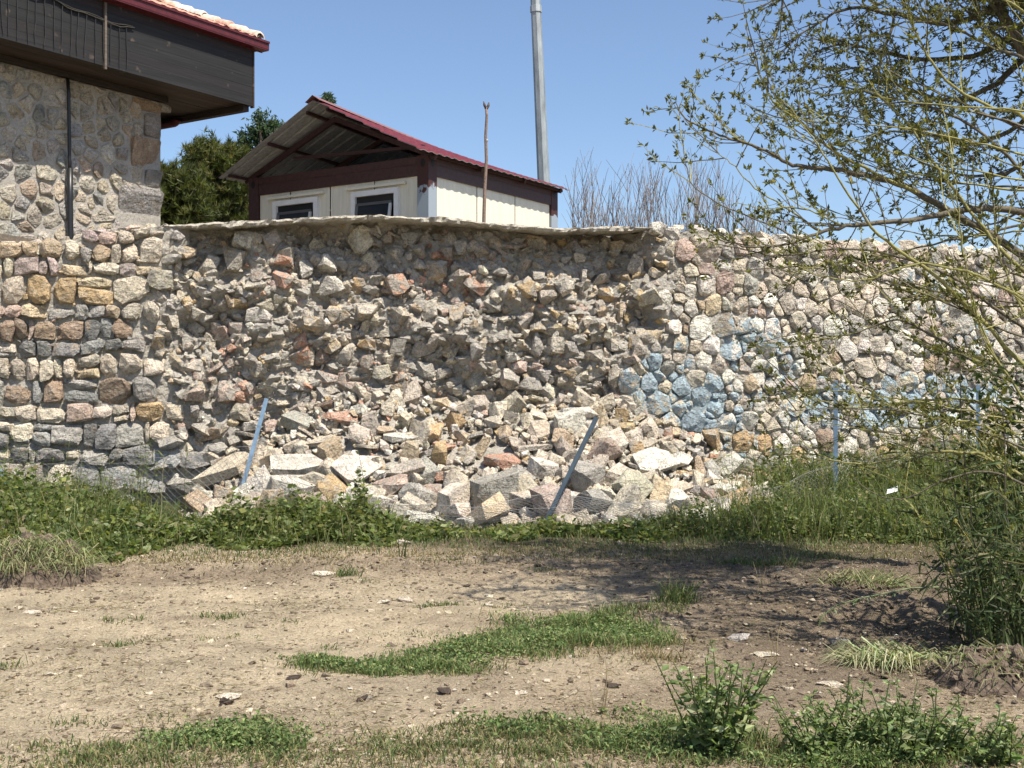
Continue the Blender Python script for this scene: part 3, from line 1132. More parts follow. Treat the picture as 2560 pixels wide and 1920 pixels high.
# ---- the thin concrete cap that overhangs the collapse
def build_cap():
    u0, u1 = float(wall_uv(408, 560)[0]), float(wall_uv(1640, 560)[0])
    us = np.arange(u0, u1, 0.03)
    T = wall_top(us) + 0.0
    edge = -0.06 + 0.05 * fbm(us * 1.3, us * 0, 0, 4, 15) + 0.03 * fbm(us * 7, us * 0, 0, 3, 16)
    th = 0.038 + 0.015 * fbm(us * 2.5, us * 0, 0, 3, 17) + 0.015 * np.abs(fbm(us * 11, us * 0, 0, 2, 18))
    th = th * sstep(u0 - 0.05, u0 + 0.4, us) * sstep(u1 + 0.05, u1 - 0.5, us) + 0.012
    wob = 0.009 * fbm(us * 3, us * 0, 0, 4, 19)
    prof = [(-0.75, 'b'), (edge - 0.14, 'b'), (edge - 0.02, 'b'), (edge, 'm'), (edge - 0.015, 't'), (edge - 0.2, 't'), (-0.75, 't')]
    cols = []
    for k, (o, w) in enumerate(prof):
        o = np.broadcast_to(o, us.shape) + 0.025 * fbm(us * 14, us * 0 + k, 0, 2, 23 + k)
        z = {'b': T - th * (1 if k else 0.6), 'm': T - th * 0.45, 't': T}[w] + wob + 0.006 * fbm(us * 17, us * 0 + k * 3, 0, 2, 29)
        cols.append(wall_pt(us, z, o + 0.025 * z))
    A = np.stack(cols, 1)
    nu, nn = A.shape[:2]
    i, j = np.meshgrid(np.arange(nu - 1), np.arange(nn), indexing='ij')
    a, b_ = (i * nn + j).ravel(), (i * nn + (j + 1) % nn).ravel()
    F = np.stack([a, a + nn, b_ + nn, b_], -1)
    ob('cap_slab', mesh_np('cap_slab', A.reshape(-1, 3), F), M_CAP, WALL)
build_cap()

# ---- rough coping stones on the intact right part, and on the left shoulder
def coping(px0, px1, smin, smax, pal, lift=0.0):
    u, u1 = float(wall_uv(px0, 565)[0]), float(wall_uv(px1, 565)[0])
    while u < u1:
        s = R(smin, smax)
        c = wall_pt(u + s, float(wall_top(u + s)) + s * 0.1 + lift, -0.16 + R(-0.05, 0.05))
        rec = ROCKS[RNG.integers(len(ROCKS))]
        ang = math.atan2(float(np.interp(u, _uu, _ty)), float(np.interp(u, _uu, _tx)))
        place_rock('coping_stone', rec, c, (R(-0.2, 0.2), R(-0.2, 0.2), ang + R(-0.3, 0.3)), (s * 1.15, s * R(1.0, 1.3), s * R(0.7, 0.95)), tint(choose(pal)), WALL)
        u += s * R(1.75, 2.1)
coping(1630, 2780, 0.11, 0.19, [(4, WHITE), (4, CREAM), (1, BEIGE)], -0.02)
coping(-240, 400, 0.07, 0.13, [(1.5, PINK), (4, BEIGE), (3, CREAM), (1, MAUVE)], -0.03)

for (px, py, w, c, asp) in ((420, 1105, 0.44, DGREY, (1.1, 0.8, 0.8)), (480, 1150, 0.46, DGREY, (1.1, 0.8, 0.75)), (405, 1165, 0.40, GREY, (1.2, 0.8, 0.7)), (370, 1215, 0.46, BLUEG, (1.2, 0.8, 0.6)), (455, 1215, 0.5, GREY, (1.2, 0.8, 0.7)),
                            (520, 1085, 0.34, BROWN, (1, 0.8, 0.8)), (545, 1150, 0.36, BROWN, (1, 0.8, 0.8)), (300, 1230, 0.46, BLUEG, (1.2, 0.8, 0.6)), (1380, 1010, 0.5, GREY, (1.1, 0.8, 0.6)), (1330, 960, 0.42, GREY, (1.1, 0.8, 0.7)), (1290, 985, 0.36, DGREY, (1, 0.8, 0.7))):
    u_, v_ = wall_uv(px, py)
    place_rock('footing_stone', CORE_ROCKS[RNG.integers(len(CORE_ROCKS))], wall_pt(float(u_), float(v_), _look(_CO, float(u_), float(v_)) + 0.04), (R(-0.15, 0.15), R(-0.15, 0.15), R(-0.3, 0.3)), (w * 0.5 * asp[0], w * 0.5 * asp[1], w * 0.5 * asp[2]), tint(c, 0.05), WALL)
# ------------------------------------------------------------------ the stone house on the left
BD = np.array([0.548, 0.8365])          # along the facade, away from the viewer
ND = np.array([0.8365, -0.548])         # out of the facade
HO = np.array([-1.223 * 4.6, 4.045 * 4.6])
SOF = 6.2

def hs(V):
    """house frame (along, out, height) -> world"""
    V = np.asarray(V, float)
    xy = HO + V[:, :1] * BD + V[:, 1:2] * ND
    return np.c_[xy, V[:, 2]]

HOUSE = thing('stone_house', 'old stone house with a dark board-clad overhang and red gutter', 'house', (*HO, TERR_Z))
a = Acc()
a.box((-3.9, -5.0, TERR_Z - 0.1), (0.0, -0.02, SOF + 0.9), None, hs)
a.build('wall', M_HMORTAR, HOUSE)

H_PAL = [(4, (0.47, 0.42, 0.34)), (3, (0.44, 0.415, 0.37)), (3, (0.52, 0.45, 0.34)), (2, (0.38, 0.37, 0.34)), (2, (0.50, 0.43, 0.33)), (0.4, (0.48, 0.37, 0.28)), (2, (0.56, 0.51, 0.43))]
def house_stones():
    seeds = []
    # quoins at the corner
    z = 3.0
    quo = []
    k = 0
    for h, w, c in ((0.42, 0.5, H_PAL[0][1]), (0.40, 0.34, H_PAL[5][1]), (0.30, 0.62, BEIGE), (0.56, 0.86, (0.36, 0.34, 0.31)), (0.34, 0.33, (0.33, 0.32, 0.30)), (0.50, 0.62, (0.46, 0.33, 0.22)), (0.40, 0.34, (0.36, 0.32, 0.27)), (0.17, 0.56, (0.40, 0.28, 0.18))):
        quo.append((z, h, w, c))
        z += h
    n = 0
    for (z, h, w, c) in quo:
        g = 0.012
        poly = [(-w + g, z + g), (-0.006, z + g), (-0.006, z + h - g), (-w + g, z + h - g)]
        poly = [(x + RNG.normal(0, 0.012) * (x < -0.1), y + RNG.normal(0, 0.012)) for x, y in poly]
        V, Fc = face_stone(poly, 0.035, 0.1, 0.07, 0.008, 300 + n, 0.7)
        add_stone('quoin', V, Fc, lambda V: hs(np.c_[V[:, 0], V[:, 2], V[:, 1]]), M_STONE, HOUSE, tint(c, 0.05))
        n += 1
    tries = []
    for _ in range(2500):
        s, z = R(-3.9, -0.1), R(2.9, SOF + 0.1)
        r = R(0.13, 0.25) if R(0, 1) < 0.55 else R(0.07, 0.13)
        if any(qz - r * 0.5 < z < qz + qh + r * 0.5 and s > -qw - r * 0.8 for qz, qh, qw, _ in quo):
            continue
        if all((s - a_) ** 2 + ((z - b_) * 1.2) ** 2 > (0.84 * (r + c_)) ** 2 for a_, b_, c_ in tries):
            tries.append((s, z, r))
    extra = [(-qw / 2, qz + qh / 2) for qz, qh, qw, _ in quo]
    polys = cells([(a_, b_) for a_, b_, _ in tries] + extra, 0.018, 0.5)
    for i, (s, z, r) in enumerate(tries):
        poly = polys[i]
        for qz, qh, qw, _ in quo:
            if qz - 0.05 < z < qz + qh + 0.05:
                poly = clip_poly(poly, (1, 0), -qw - 0.02)
        poly = clip_poly(poly, (0, 1), SOF - 0.1)
        if len(poly) < 3 or poly_area(poly) < 0.008:
            continue
        poly = (np.array(poly) - (s, z)) * R(0.88, 1.0) + (s, z)
        V, Fc = face_stone([tuple(p) for p in poly], 0.05 * R(0.4, 1.3), 0.1, 0.12, 0.014, 400 + i, 0.6)
        V[:, 2] -= 0.02
        add_stone('facade_stone', V, Fc, lambda V: hs(np.c_[V[:, 0], V[:, 2], V[:, 1]]), M_STONE, HOUSE, tint(choose(H_PAL), 0.1))
    print('house stones', len(tries))
house_stones()

# ---- overhang: soffit boards, cladding, trim, gutter, tiled roof
for i in range(16):
    n0 = 0.78 - i * 0.155
    lo = -4.6 if n0 > -0.02 else 0.02
    a = Acc()
    a.box((lo, n0 - 0.15, SOF + R(0, 0.006)), (1.19, n0, SOF + 0.03), tint((0.045, 0.033, 0.026), 0.15), hs)
    a.build('soffit_board', M_WOOD, HOUSE)
nb, bh = 6, 0.158
for i in range(nb):
    a = Acc()
    z = SOF - 0.01 + i * bh
    out = 0.80 + R(0, 0.006)
    a.box((-4.6, out - 0.03, z + 0.0015), (1.215, out, z + bh - 0.0015), tint((0.024, 0.0165, 0.0125), 0.14), hs)
    a.build('cladding_board', M_WOOD, HOUSE)
for i in range(nb):
    a = Acc()
    z = SOF - 0.01 + i * bh
    a.box((1.19, -2.0, z + 0.004), (1.212, 0.765, z + bh - 0.004), tint((0.024, 0.0165, 0.0125), 0.14), hs)
    a.build('end_board', M_WOOD, HOUSE)
a = Acc()
a.box((1.215, 0.745, SOF - 0.03), (1.245, 0.815, SOF + 0.93), (0.05, 0.035, 0.027), hs)
a.build('corner_trim', M_WOOD, HOUSE)
a = Acc()
a.box((1.06, -2.0, SOF - 0.10), (1.18, 0.75, SOF - 0.004), (0.035, 0.026, 0.02), hs)
a.build('end_beam', M_WOOD, HOUSE)
a = Acc()
a.box((-4.6, 0.003, SOF - 0.09), (0.06, 0.10, SOF - 0.004), (0.035, 0.026, 0.02), hs)
a.build('wall_plate', M_WOOD, HOUSE)
RED = (0.085, 0.013, 0.016)
a = Acc()
for (n0, n1, z0, z1) in ((0.82, 0.97, 7.13, 7.15), (0.955, 0.975, 7.15, 7.27), (0.80, 0.82, 7.12, 7.30), (0.975, 0.995, 7.245, 7.28)):
    a.box((-4.6, n0, z0), (1.42, n1, z1), RED, hs)
a.box((1.40, 0.82, 7.151), (1.417, 0.954, 7.262), RED, hs)
a.build('gutter', M_PAINTED, HOUSE)
a = Acc()
a.box((-4.6, 0.66, SOF + 0.955), (1.40, 0.798, SOF + 1.0), (0.06, 0.02, 0.02), hs)
a.build('eave_board', M_PAINTED, HOUSE)
# horizontal dark red outlet pipe below the end of the overhang
a = Acc()
pp = [(1.0, -0.86 - t, 6.075) for t in np.linspace(0, 2.2, 6)]
pp = [(1.0, -0.80, 6.13), (1.0, -0.805, 6.105), (1.0, -0.825, 6.085)] + pp
a.tube(hs(pp), 0.065, 10, RED)
a.build('drain_pipe', M_PAINTED, HOUSE, True)
# roof: wavy tiled plane that climbs away from the gutter, and mortared verge tiles
PITCH = math.tan(math.radians(23))
def build_roof():
    ss = np.arange(-4.6, 1.30, 0.02)
    nn = np.linspace(0.93, -4.2, 120)
    S, N = np.meshgrid(ss, nn, indexing='ij')
    row = ((0.93 - N) / 0.36) % 1.0
    Z = 7.27 + (0.93 - N) * PITCH + 0.03 * np.abs(np.sin(S * math.pi / 0.21)) + 0.018 * (1 - row) + 0.008 * fbm(S * 2, N * 2, 0, 2, 3)
    A = np.stack([S, N, Z], -1)
    nu, nv = S.shape
    V = hs(A.reshape(-1, 3))
    B = V.copy()
    B[:, 2] -= 0.05
    i, j = np.meshgrid(np.arange(nu - 1), np.arange(nv - 1), indexing='ij')
    q = (i * nv + j).ravel()
    F = np.stack([q, q + nv, q + nv + 1, q + 1], -1)
    C = np.tile((0.46, 0.24, 0.17), (len(V), 1))
    ob('roof', mesh_np('roof', V, F, C, True), M_TILE, HOUSE)
    for k in range(12):
        n0 = 0.95 - k * 0.33
        n1 = n0 - 0.38
        ac = Acc()
        th = np.linspace(0, math.pi, 9)
        ring = []
        for (n, r, dz) in ((n0, 0.10, 0.045), (n0 - 0.02, 0.105, 0.05), (n1, 0.082, 0.03)):
            z = 7.27 + (0.95 - n) * PITCH + dz
            ring.append(np.c_[1.25 + np.cos(th) * r, np.full(9, n), z + np.sin(th) * r * 0.9])
        Vr = np.concatenate(ring + [ring[0] * 1.0])
        Vr[27:, 0] = 1.25 + (Vr[27:, 0] - 1.25) * 0.82
        Vr[27:, 2] -= 0.02
        ii, jj = np.meshgrid(np.arange(2), np.arange(8), indexing='ij')
        q = (ii * 9 + jj).ravel()
        Fq = np.concatenate([np.stack([q, q + 1, q + 10, q + 9], -1), np.stack([np.arange(8), np.arange(8) + 27, np.arange(8) + 28, np.arange(8) + 1], -1)])
        Vr = Vr + RNG.normal(0, 0.004, (1, 3)) * np.array([1, 0, 1])
        ac.add(hs(Vr), Fq, tint(choose([(3, (0.55, 0.36, 0.27)), (2, (0.60, 0.47, 0.38)), (3, (0.66, 0.60, 0.52))]), 0.12))
        o = ac.build('verge_tile', M_TILE, HOUSE, True)
    # lime mortar bedding below the verge tiles
    ac = Acc()
    nn = np.linspace(0.93, -3.0, 90)
    zz = 7.255 + (0.95 - nn) * PITCH
    w = 0.05 + 0.012 * fbm(nn * 9, nn * 0, 0, 3, 8)
    L = np.c_[1.25 + w + 0.05, nn, zz]
    Rr = np.c_[1.25 - w - 0.06, nn, zz]
    Tm = np.c_[np.full(90, 1.25), nn, zz + 0.085]
    V = np.concatenate([L, Tm, Rr])
    i = np.arange(89)
    ac.add(hs(V), np.concatenate([np.stack([i, i + 1, i + 91, i + 90], -1), np.stack([i + 90, i + 91, i + 181, i + 180], -1)]), (0.62, 0.58, 0.50))
    ac.build('verge_mortar', M_CAP, HOUSE)
build_roof()

# ---- black pipe on the facade
PIPE = thing('downpipe', 'black pipe running up the stone facade of the house', 'pipe', (*(HO - 1.75 * BD + 0.08 * ND), TERR_Z))
a = Acc()
a.tube(hs([(-1.78, 0.07, SOF - 0.1), (-1.77, 0.08, 5.9), (-1.765, 0.085, 5.4), (-1.755, 0.08, 4.9), (-1.75, 0.085, 4.72)]), 0.027, 8, (0.012, 0.012, 0.013))
a.build('upper_pipe', M_PLASTIC, PIPE, True)
a = Acc()
a.tube(hs([(-1.75, 0.085, 4.78), (-1.75, 0.085, 4.3), (-1.745, 0.09, 3.8), (-1.74, 0.09, TERR_Z)]), 0.042, 10, (0.014, 0.015, 0.017))
a.build('lower_pipe', M_PLASTIC, PIPE, True)

# ---- cord of hanging strands on the boards
CORD = thing('light_string', 'dark cord with thin strands hanging across the board cladding of the house', 'light string', hs([(-2.0, 0.82, SOF)])[0])
a = Acc()
cs = np.linspace(-4.4, -1.22, 26)
cz = 6.88 - 0.33 * (cs + 2.2) * 0.12 + 0.02 * np.sin(cs * 9) + 0.015 * np.cos(cs * 5)
a.tube(hs(np.c_[cs, np.full(26, 0.83), cz]), 0.012, 5, (0.03, 0.025, 0.02))
a.tube(hs(np.c_[cs + 0.03, np.full(26, 0.836), cz - 0.02 + 0.012 * np.sin(cs * 14)]), 0.007, 5, (0.06, 0.055, 0.045))
a.build('cord', M_PLASTIC, CORD, True)
for s in np.arange(-4.3, -1.2, 0.135):
    a = Acc()
    z0 = float(np.interp(s, cs, cz))
    zz = np.linspace(z0, SOF + 0.0 + R(0, 0.08), 6)
    a.tube(hs(np.c_[s + 0.012 * np.cumsum(RNG.normal(0, 0.6, 6)), np.full(6, 0.826), zz]), 0.0065, 5, (0.02, 0.018, 0.016))
    a.build('strand', M_PLASTIC, CORD)
a = Acc()
a.box((-1.72, 0.812, SOF - 0.06), (-1.685, 0.845, 7.10), (0.13, 0.105, 0.085), hs)
tag(a.build('batten', M_WOOD), 'thin upright weathered batten fixed across the dark boards of the house', 'batten')
# ---- beam that lies on the terrace edge at the foot of the house
a = Acc()
pb0, pb1 = P(-140, 561, 15.45), P(112, 603, 15.75)
dv = unit((pb1 - pb0)[None])[0]
sd_ = np.array([-dv[1], dv[0], 0]) / math.hypot(dv[0], dv[1])
def bm_(V):
    return pb0 + V[:, :1] * dv + V[:, 1:2] * sd_ + V[:, 2:3] * np.array([0, 0, 1.0])
a.box((0, -0.05, -0.16), (float(np.linalg.norm(pb1 - pb0)), 0.05, 0.0), (0.16, 0.13, 0.10), bm_)
tag(a.build('timber_beam', M_BARK), 'weathered grey timber beam lying behind the wall top below the house', 'beam')

# ------------------------------------------------------------------ the container cabin
CO = np.array([-1.30, 18.0])
AD = np.array([-0.8365, 0.548])         # along the window face, to the left and away
CTOP, CL, CS = 5.15, 3.87, 3.85
def cs_(V):
    """cabin frame (t along the window face, s along the bright face, height)"""
    V = np.asarray(V, float)
    return np.c_[CO + V[:, :1] * AD + V[:, 1:2] * BD, V[:, 2]]
CAB = thing('container_cabin', 'cream container cabin with brown frame and red metal roof behind the wall', 'cabin', (*CO, TERR_Z))
MAR, CRM = (0.060, 0.026, 0.023), (0.68, 0.645, 0.53)
GREYB = (0.26, 0.30, 0.34)
def cbox(name, lo, hi, col, mat=M_PAINTED, parent=None):
    a = Acc()
    a.box(lo, hi, col, cs_)
    return a.build(name, mat, parent or CAB)
B0 = CTOP - 0.30
def ribbed(name, axis, a0, a1, z0, z1, seam):
    """cladding panel with fine vertical grooves"""
    k = np.arange(a0, a1, 0.025)
    off = np.where((np.arange(len(k)) % 4) == 0, 0.003, 0.0)
    rows = []
    for z in (z0, z1):
        rows.append(np.c_[k, 0.02 + off, np.full(len(k), z)])
    V = np.concatenate(rows)
    if axis == 's':
        V = V[:, [1, 0, 2]]
    n = len(k)
    i = np.arange(n - 1)
    F = np.stack([i, i + 1, i + n + 1, i + n], -1)
    ac = Acc()
    ac.add(cs_(V), F, CRM)
    return ac.build(name, M_PANEL, CAB)
for (t0, t1) in ((0.21, 1.10), (1.105, 2.05), (2.055, 2.95), (2.955, CL - 0.21)):
    ribbed('wall_panel', 't', t0, t1, TERR_Z + 0.2, B0, True)
for (s0, s1) in ((0.21, 1.35), (1.36, 2.5), (2.51, CS - 0.21)):
    ribbed('wall_panel', 's', s0, s1, TERR_Z + 0.2, B0, True)
cbox('back_wall', (0.05, CS - 0.05, TERR_Z), (CL - 0.05, CS, B0), CRM)
cbox('far_wall', (CL - 0.05, 0.21, TERR_Z), (CL - 0.0, CS - 0.05, B0), CRM)
cbox('ceiling', (0.03, 0.03, B0 + 0.02), (CL - 0.03, CS - 0.03, B0 + 0.06), (0.5, 0.5, 0.48))
# frame beams with a pressed groove
for lo, hi in (((0.205, -0.012, B0), (CL - 0.205, 0.06, B0 + 0.165)), ((0.205, -0.004, B0 + 0.165), (CL - 0.205, 0.06, B0 + 0.185)), ((0.205, -0.012, B0 + 0.185), (CL - 0.205, 0.06, CTOP))):
    cbox('front_beam', lo, hi, MAR)
for lo, hi in (((-0.012, 0.205, B0), (0.06, CS - 0.205, B0 + 0.165)), ((-0.004, 0.205, B0 + 0.165), (0.06, CS - 0.205, B0 + 0.185)), ((-0.012, 0.205, B0 + 0.185), (0.06, CS - 0.205, CTOP))):
    cbox('side_beam', lo, hi, MAR)
cbox('back_beam', (0.21, CS - 0.06, B0 + 0.005), (CL - 0.21, CS, CTOP), MAR)
def peel_mat():
    b = NB('peeling_post')
    z = b.n('ShaderNodeSeparateXYZ')
    b.l(b.pos(), z.inputs[0])
    h = b.math('ADD', b.math('MULTIPLY', b.math('SUBTRACT', z.outputs[2], 4.66), 1.8), b.math('MULTIPLY', b.math('SUBTRACT', b.noise(7, 4, 0.6), 0.5), 1.1))
    m = b.ramp(b.math('ADD', h, 0.5), [(0.48, GRY(0)), (0.52, GRY(1))])
    b.bsdf.inputs['Roughness'].default_value = 0.5
    return b.done(b.mix(m, GREYB, MAR))
M_PEEL = peel_mat()
for (t0, s0, pm) in ((-0.02, -0.02, True), (CL - 0.2, -0.02, False), (-0.02, CS - 0.2, True), (CL - 0.2, CS - 0.2, False)):
    p_ = cbox('corner_post', (t0, s0, TERR_Z), (t0 + 0.22, s0 + 0.22, CTOP + 0.012), MAR, M_PEEL if pm else M_PAINTED)
    c_ = Acc()
    # corner casting slots
    tt = t0 + 0.11
    th = np.linspace(0, 2 * math.pi, 13)[:-1]
    ring = np.c_[tt + 0.045 * np.cos(th), np.full(12, s0 - 0.004), CTOP - 0.11 + 0.065 * np.sin(th)]
    c_.add(cs_(np.concatenate([ring, [[tt, s0 - 0.004, CTOP - 0.11]]])), np.stack([np.arange(12), (np.arange(12) + 1) % 12, np.full(12, 12)], -1), (0.006, 0.005, 0.005))
    ring2 = np.c_[np.full(12, t0 - 0.004), s0 + 0.11 + 0.04 * np.cos(th), CTOP - 0.11 + 0.065 * np.sin(th)]
    c_.add(cs_(np.concatenate([ring2, [[t0 - 0.004, s0 + 0.11, CTOP - 0.11]]])), np.stack([np.arange(12), (np.arange(12) + 1) % 12, np.full(12, 12)], -1), (0.006, 0.005, 0.005))
    c_.build('casting_slot', M_PAINTED, p_)
    ORIGIN.setdefault(p_.name, (0, 0, 0))
# windows
WHT = (0.74, 0.74, 0.73)
for (t0, t1) in ((0.575, 1.555), (2.29, 3.31)):
    z1 = 4.71
    z0 = z1 - 0.72
    f = Acc()
    fw = 0.085
    f.box((t0, -0.035, z1 - fw), (t1, 0.05, z1), WHT, cs_)
    f.box((t0, -0.035, z0), (t1, 0.05, z0 + fw), WHT, cs_)
    f.box((t0, -0.035, z0 + fw), (t0 + fw, 0.05, z1 - fw), WHT, cs_)
    f.box((t1 - fw, -0.035, z0 + fw), (t1, 0.05, z1 - fw), WHT, cs_)
    win = f.build('window', M_PLASTIC, CAB)
    r_ = Acc()
    r_.box((t0 + fw, 0.015, z0 + fw), (t1 - fw, 0.018, z1 - fw), (0.01, 0.011, 0.012), cs_)
    o = ob('opening', r_.mesh('opening'), M_PLASTIC)
    o.parent = win
    # sash tilted out of its frame at the bottom
    zt, zb = z1 - fw - 0.11, z0 + fw
    sa = Acc()
    def tilt(V, zt=zt):
        V = np.array(V, float)
        V[:, 1] = V[:, 1] - (zt - V[:, 2]) * 0.16 - 0.012
        return cs_(V)
    a0, a1 = t0 + fw + 0.05, t1 - fw - 0.03
    sw = 0.045
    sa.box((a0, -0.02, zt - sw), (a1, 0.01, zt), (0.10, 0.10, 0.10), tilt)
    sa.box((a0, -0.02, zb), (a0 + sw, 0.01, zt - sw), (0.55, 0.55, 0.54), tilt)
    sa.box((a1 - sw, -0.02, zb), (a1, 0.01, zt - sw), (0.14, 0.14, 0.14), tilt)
    o = ob('sash', sa.mesh('sash'), M_PLASTIC)
    o.parent = win
    gl = Acc()
    gl.box((a0 + sw, -0.008, zb), (a1 - sw, -0.002, zt - sw), (1, 1, 1), tilt)
    o = ob('pane', gl.mesh('pane'), M_GLASS)
    o.parent = win
    hd = Acc()
    hd.box((t0 - 0.14, -0.05, z1 + 0.035), (t1 + 0.10, 0.0, z1 + 0.075), CRM, cs_)
    o = ob('drip_hood', hd.mesh('drip_hood'), M_PLASTIC)
    o.parent = win
# roof: two ribbed metal sheets, rafters, purlins
OV, EV, ZE, RISE = 0.516, 0.23, 5.13, 1.03
HALF = CL / 2 + EV
RSL = CS + 0.62
def roof_z(t):
    return ZE - 0.03 + (RISE - 0.26) * (1 - abs(t - CL / 2) / HALF)
def sheet(name, side, tile):
    """side +1: the slope over the far-left wall, -1: over the bright wall"""
    ss = np.arange(-OV, CS + 0.1 + 1e-6, 0.0125 if not tile else 0.02)
    tt = np.linspace(0, 1, 3 if not tile else 90)
    S, Tt = np.meshgrid(ss, tt, indexing='ij')
    t = CL / 2 + side * HALF * Tt
    Z = ZE + (RISE - 0.08 * (S + OV)) * (1 - Tt)
    ph = (S / 0.25) % 1.0
    rib = np.clip(1.6 - np.abs(ph - 0.5) * 14, 0, 1) * 0.05
    if tile:
        rib = 0.02 * (0.5 + 0.5 * np.cos(S * 2 * math.pi / 0.2)) + 0.022 * ((Tt * HALF / 0.35) % 1.0)
    top = np.stack([t, S, Z + rib], -1)
    bot = np.stack([t, S, Z + rib - 0.012], -1)
    nu, nv = S.shape
    i, j = np.meshgrid(np.arange(nu - 1), np.arange(nv - 1), indexing='ij')
    q = (i * nv + j).ravel()
    F = np.stack([q, q + nv, q + nv + 1, q + 1], -1)
    ac = Acc()
    ac.add(cs_(top.reshape(-1, 3)), F, (0.115, 0.013, 0.018))
    ac.add(cs_(bot.reshape(-1, 3)), F[:, ::-1], (0.25, 0.255, 0.26))
    n = nu * nv
    # close the eave and verge edges
    e = np.arange(nu - 1) * nv + nv - 1
    ac.F4.append(np.stack([e, e + nv, e + nv + n, e + n], -1))
    e = np.arange(nv - 1)
    ac.F4.append(np.stack([e, e + 1, e + 1 + n, e + n], -1))
    return ac.build(name, M_PAINTED, CAB)
sheet('roof_sheet', 1, False)
sheet('roof_sheet', -1, True)
a = Acc()
rc = np.array([(-0.16, -0.055), (0, 0.045), (0.16, -0.055)])
for s0, s1 in ((-OV - 0.01, CS + 0.11),):
    V = np.array([[CL / 2 + dx, s, ZE + RISE - 0.08 * (s + OV) + 0.035 + dz] for s in (s0, s1) for dx, dz in rc])
    a.add(cs_(V), np.array([[0, 1, 4, 3], [1, 2, 5, 4]]), (0.20, 0.10, 0.09))
a.build('ridge_cap', M_PAINTED, CAB)
DKM = (0.045, 0.020, 0.018)
def bar(name, p, q, w, h, col=DKM):
    """square bar between two points of the cabin frame"""
    p, q = np.array(p, float), np.array(q, float)
    Wp = cs_(np.array([p, q]))
    d = unit((Wp[1] - Wp[0])[None])[0]
    x = np.cross(d, [0, 0, 1.0])
    x /= np.linalg.norm(x)
    y = np.cross(x, d)
    V = np.array([Wp[k] + sx * x * w / 2 + sy * y * h / 2 for k in (0, 1) for sx, sy in ((-1, -1), (1, -1), (1, 1), (-1, 1))])
    a = Acc()
    a.add(V, np.array([[0, 1, 2, 3], [7, 6, 5, 4], [0, 4, 5, 1], [1, 5, 6, 2], [2, 6, 7, 3], [3, 7, 4, 0]]), col)
    return a.build(name, M_PAINTED, CAB)
for s in (0.03, 1.3, 2.6, CS - 0.05):
    for sg in (1, -1):
        bar('rafter', (CL / 2, s, ZE + RISE - 0.10 - 0.08 * (s + OV) - 0.06), (CL / 2 + sg * (HALF - 0.1), s, ZE + 0.05 - 0.10 + 0.03), 0.06, 0.08)
for k in (0.10, 0.5, 0.93):
    for sg in (1, -1):
        t = CL / 2 + sg * HALF * k
        zf = lambda s: ZE + (RISE - 0.08 * (s + OV)) * (1 - k) - 0.045
        bar('purlin', (t, -OV + 0.10, zf(-OV + 0.10)), (t, CS + 0.06, zf(CS + 0.06)), 0.05, 0.05)
bar('tie_bar', (CL / 2 + 0.95, 0.05, roof_z(CL / 2 + 0.95) - 0.12), (0.12, 0.05, roof_z(0.5) - 0.05), 0.05, 0.05)
for s in (0.03, CS - 0.1):
    bar('post_stub', (0.03, s, CTOP), (0.03, s, roof_z(0.0) - 0.05), 0.06, 0.06)
    bar('post_stub', (CL - 0.03, s, CTOP), (CL - 0.03, s, roof_z(CL) - 0.05), 0.06, 0.06)

# ------------------------------------------------------------------ lamp pole and stick
p_top, p_mid = P(1327, -260, 24), P(1359, 445, 24)
d_ = p_mid - p_top
p_bot = p_top + d_ * ((p_top[2] - TERR_Z) / (p_top[2] - p_mid[2]))
LP = thing('lamp_pole', 'tall galvanised octagonal lamp pole behind the cabin', 'pole', p_bot)
a = Acc()
tt = np.linspace(0, 1, 9)
a.tube(p_bot + (p_top - p_bot) * tt[:, None], 0.150 - 0.060 * tt, 8, (0.27, 0.30, 0.31))
a.build('shaft', M_GALV, LP)
j0 = P(1322, 12, 24)
a = Acc()
a.tube([p_bot + (p_top - p_bot) * t for t in (0.735, 0.75)], (0.123, 0.121), 8, (0.33, 0.36, 0.37))
a.build('collar', M_GALV, LP)
a = Acc()
a.box((p_bot[0] - 0.22, p_bot[1] - 0.22, TERR_Z), (p_bot[0] + 0.22, p_bot[1] + 0.22, TERR_Z + 0.02), (0.4, 0.42, 0.43))
a.build('base_plate', M_GALV, LP)

a = Acc()
pts = np.array([P(x, y, 16.75) for x, y in ((1208, 700), (1209, 610), (1210, 540), (1212, 470), (1216, 400), (1214, 340), (1217, 290), (1215, 268))])
a.tube(pts, np.linspace(0.030, 0.018, 8), 7, (0.20, 0.145, 0.115))
a.tube([P(1215, 272, 16.75), P(1211, 262, 16.74), P(1209, 253, 16.73)], (0.02, 0.022, 0.008), 6, (0.10, 0.08, 0.07))
a.tube([P(1216, 274, 16.75), P(1221, 264, 16.77), P(1222, 256, 16.77)], (0.016, 0.02, 0.008), 6, (0.10, 0.08, 0.07))
a.tube([P(1216, 352, 16.75), P(1219, 349, 16.74)], (0.02, 0.012), 6, (0.45, 0.42, 0.4))
tag(a.build('wooden_stick', M_BARK, None, True), 'thin bare wooden stick standing upright in front of the cabin', 'stick')
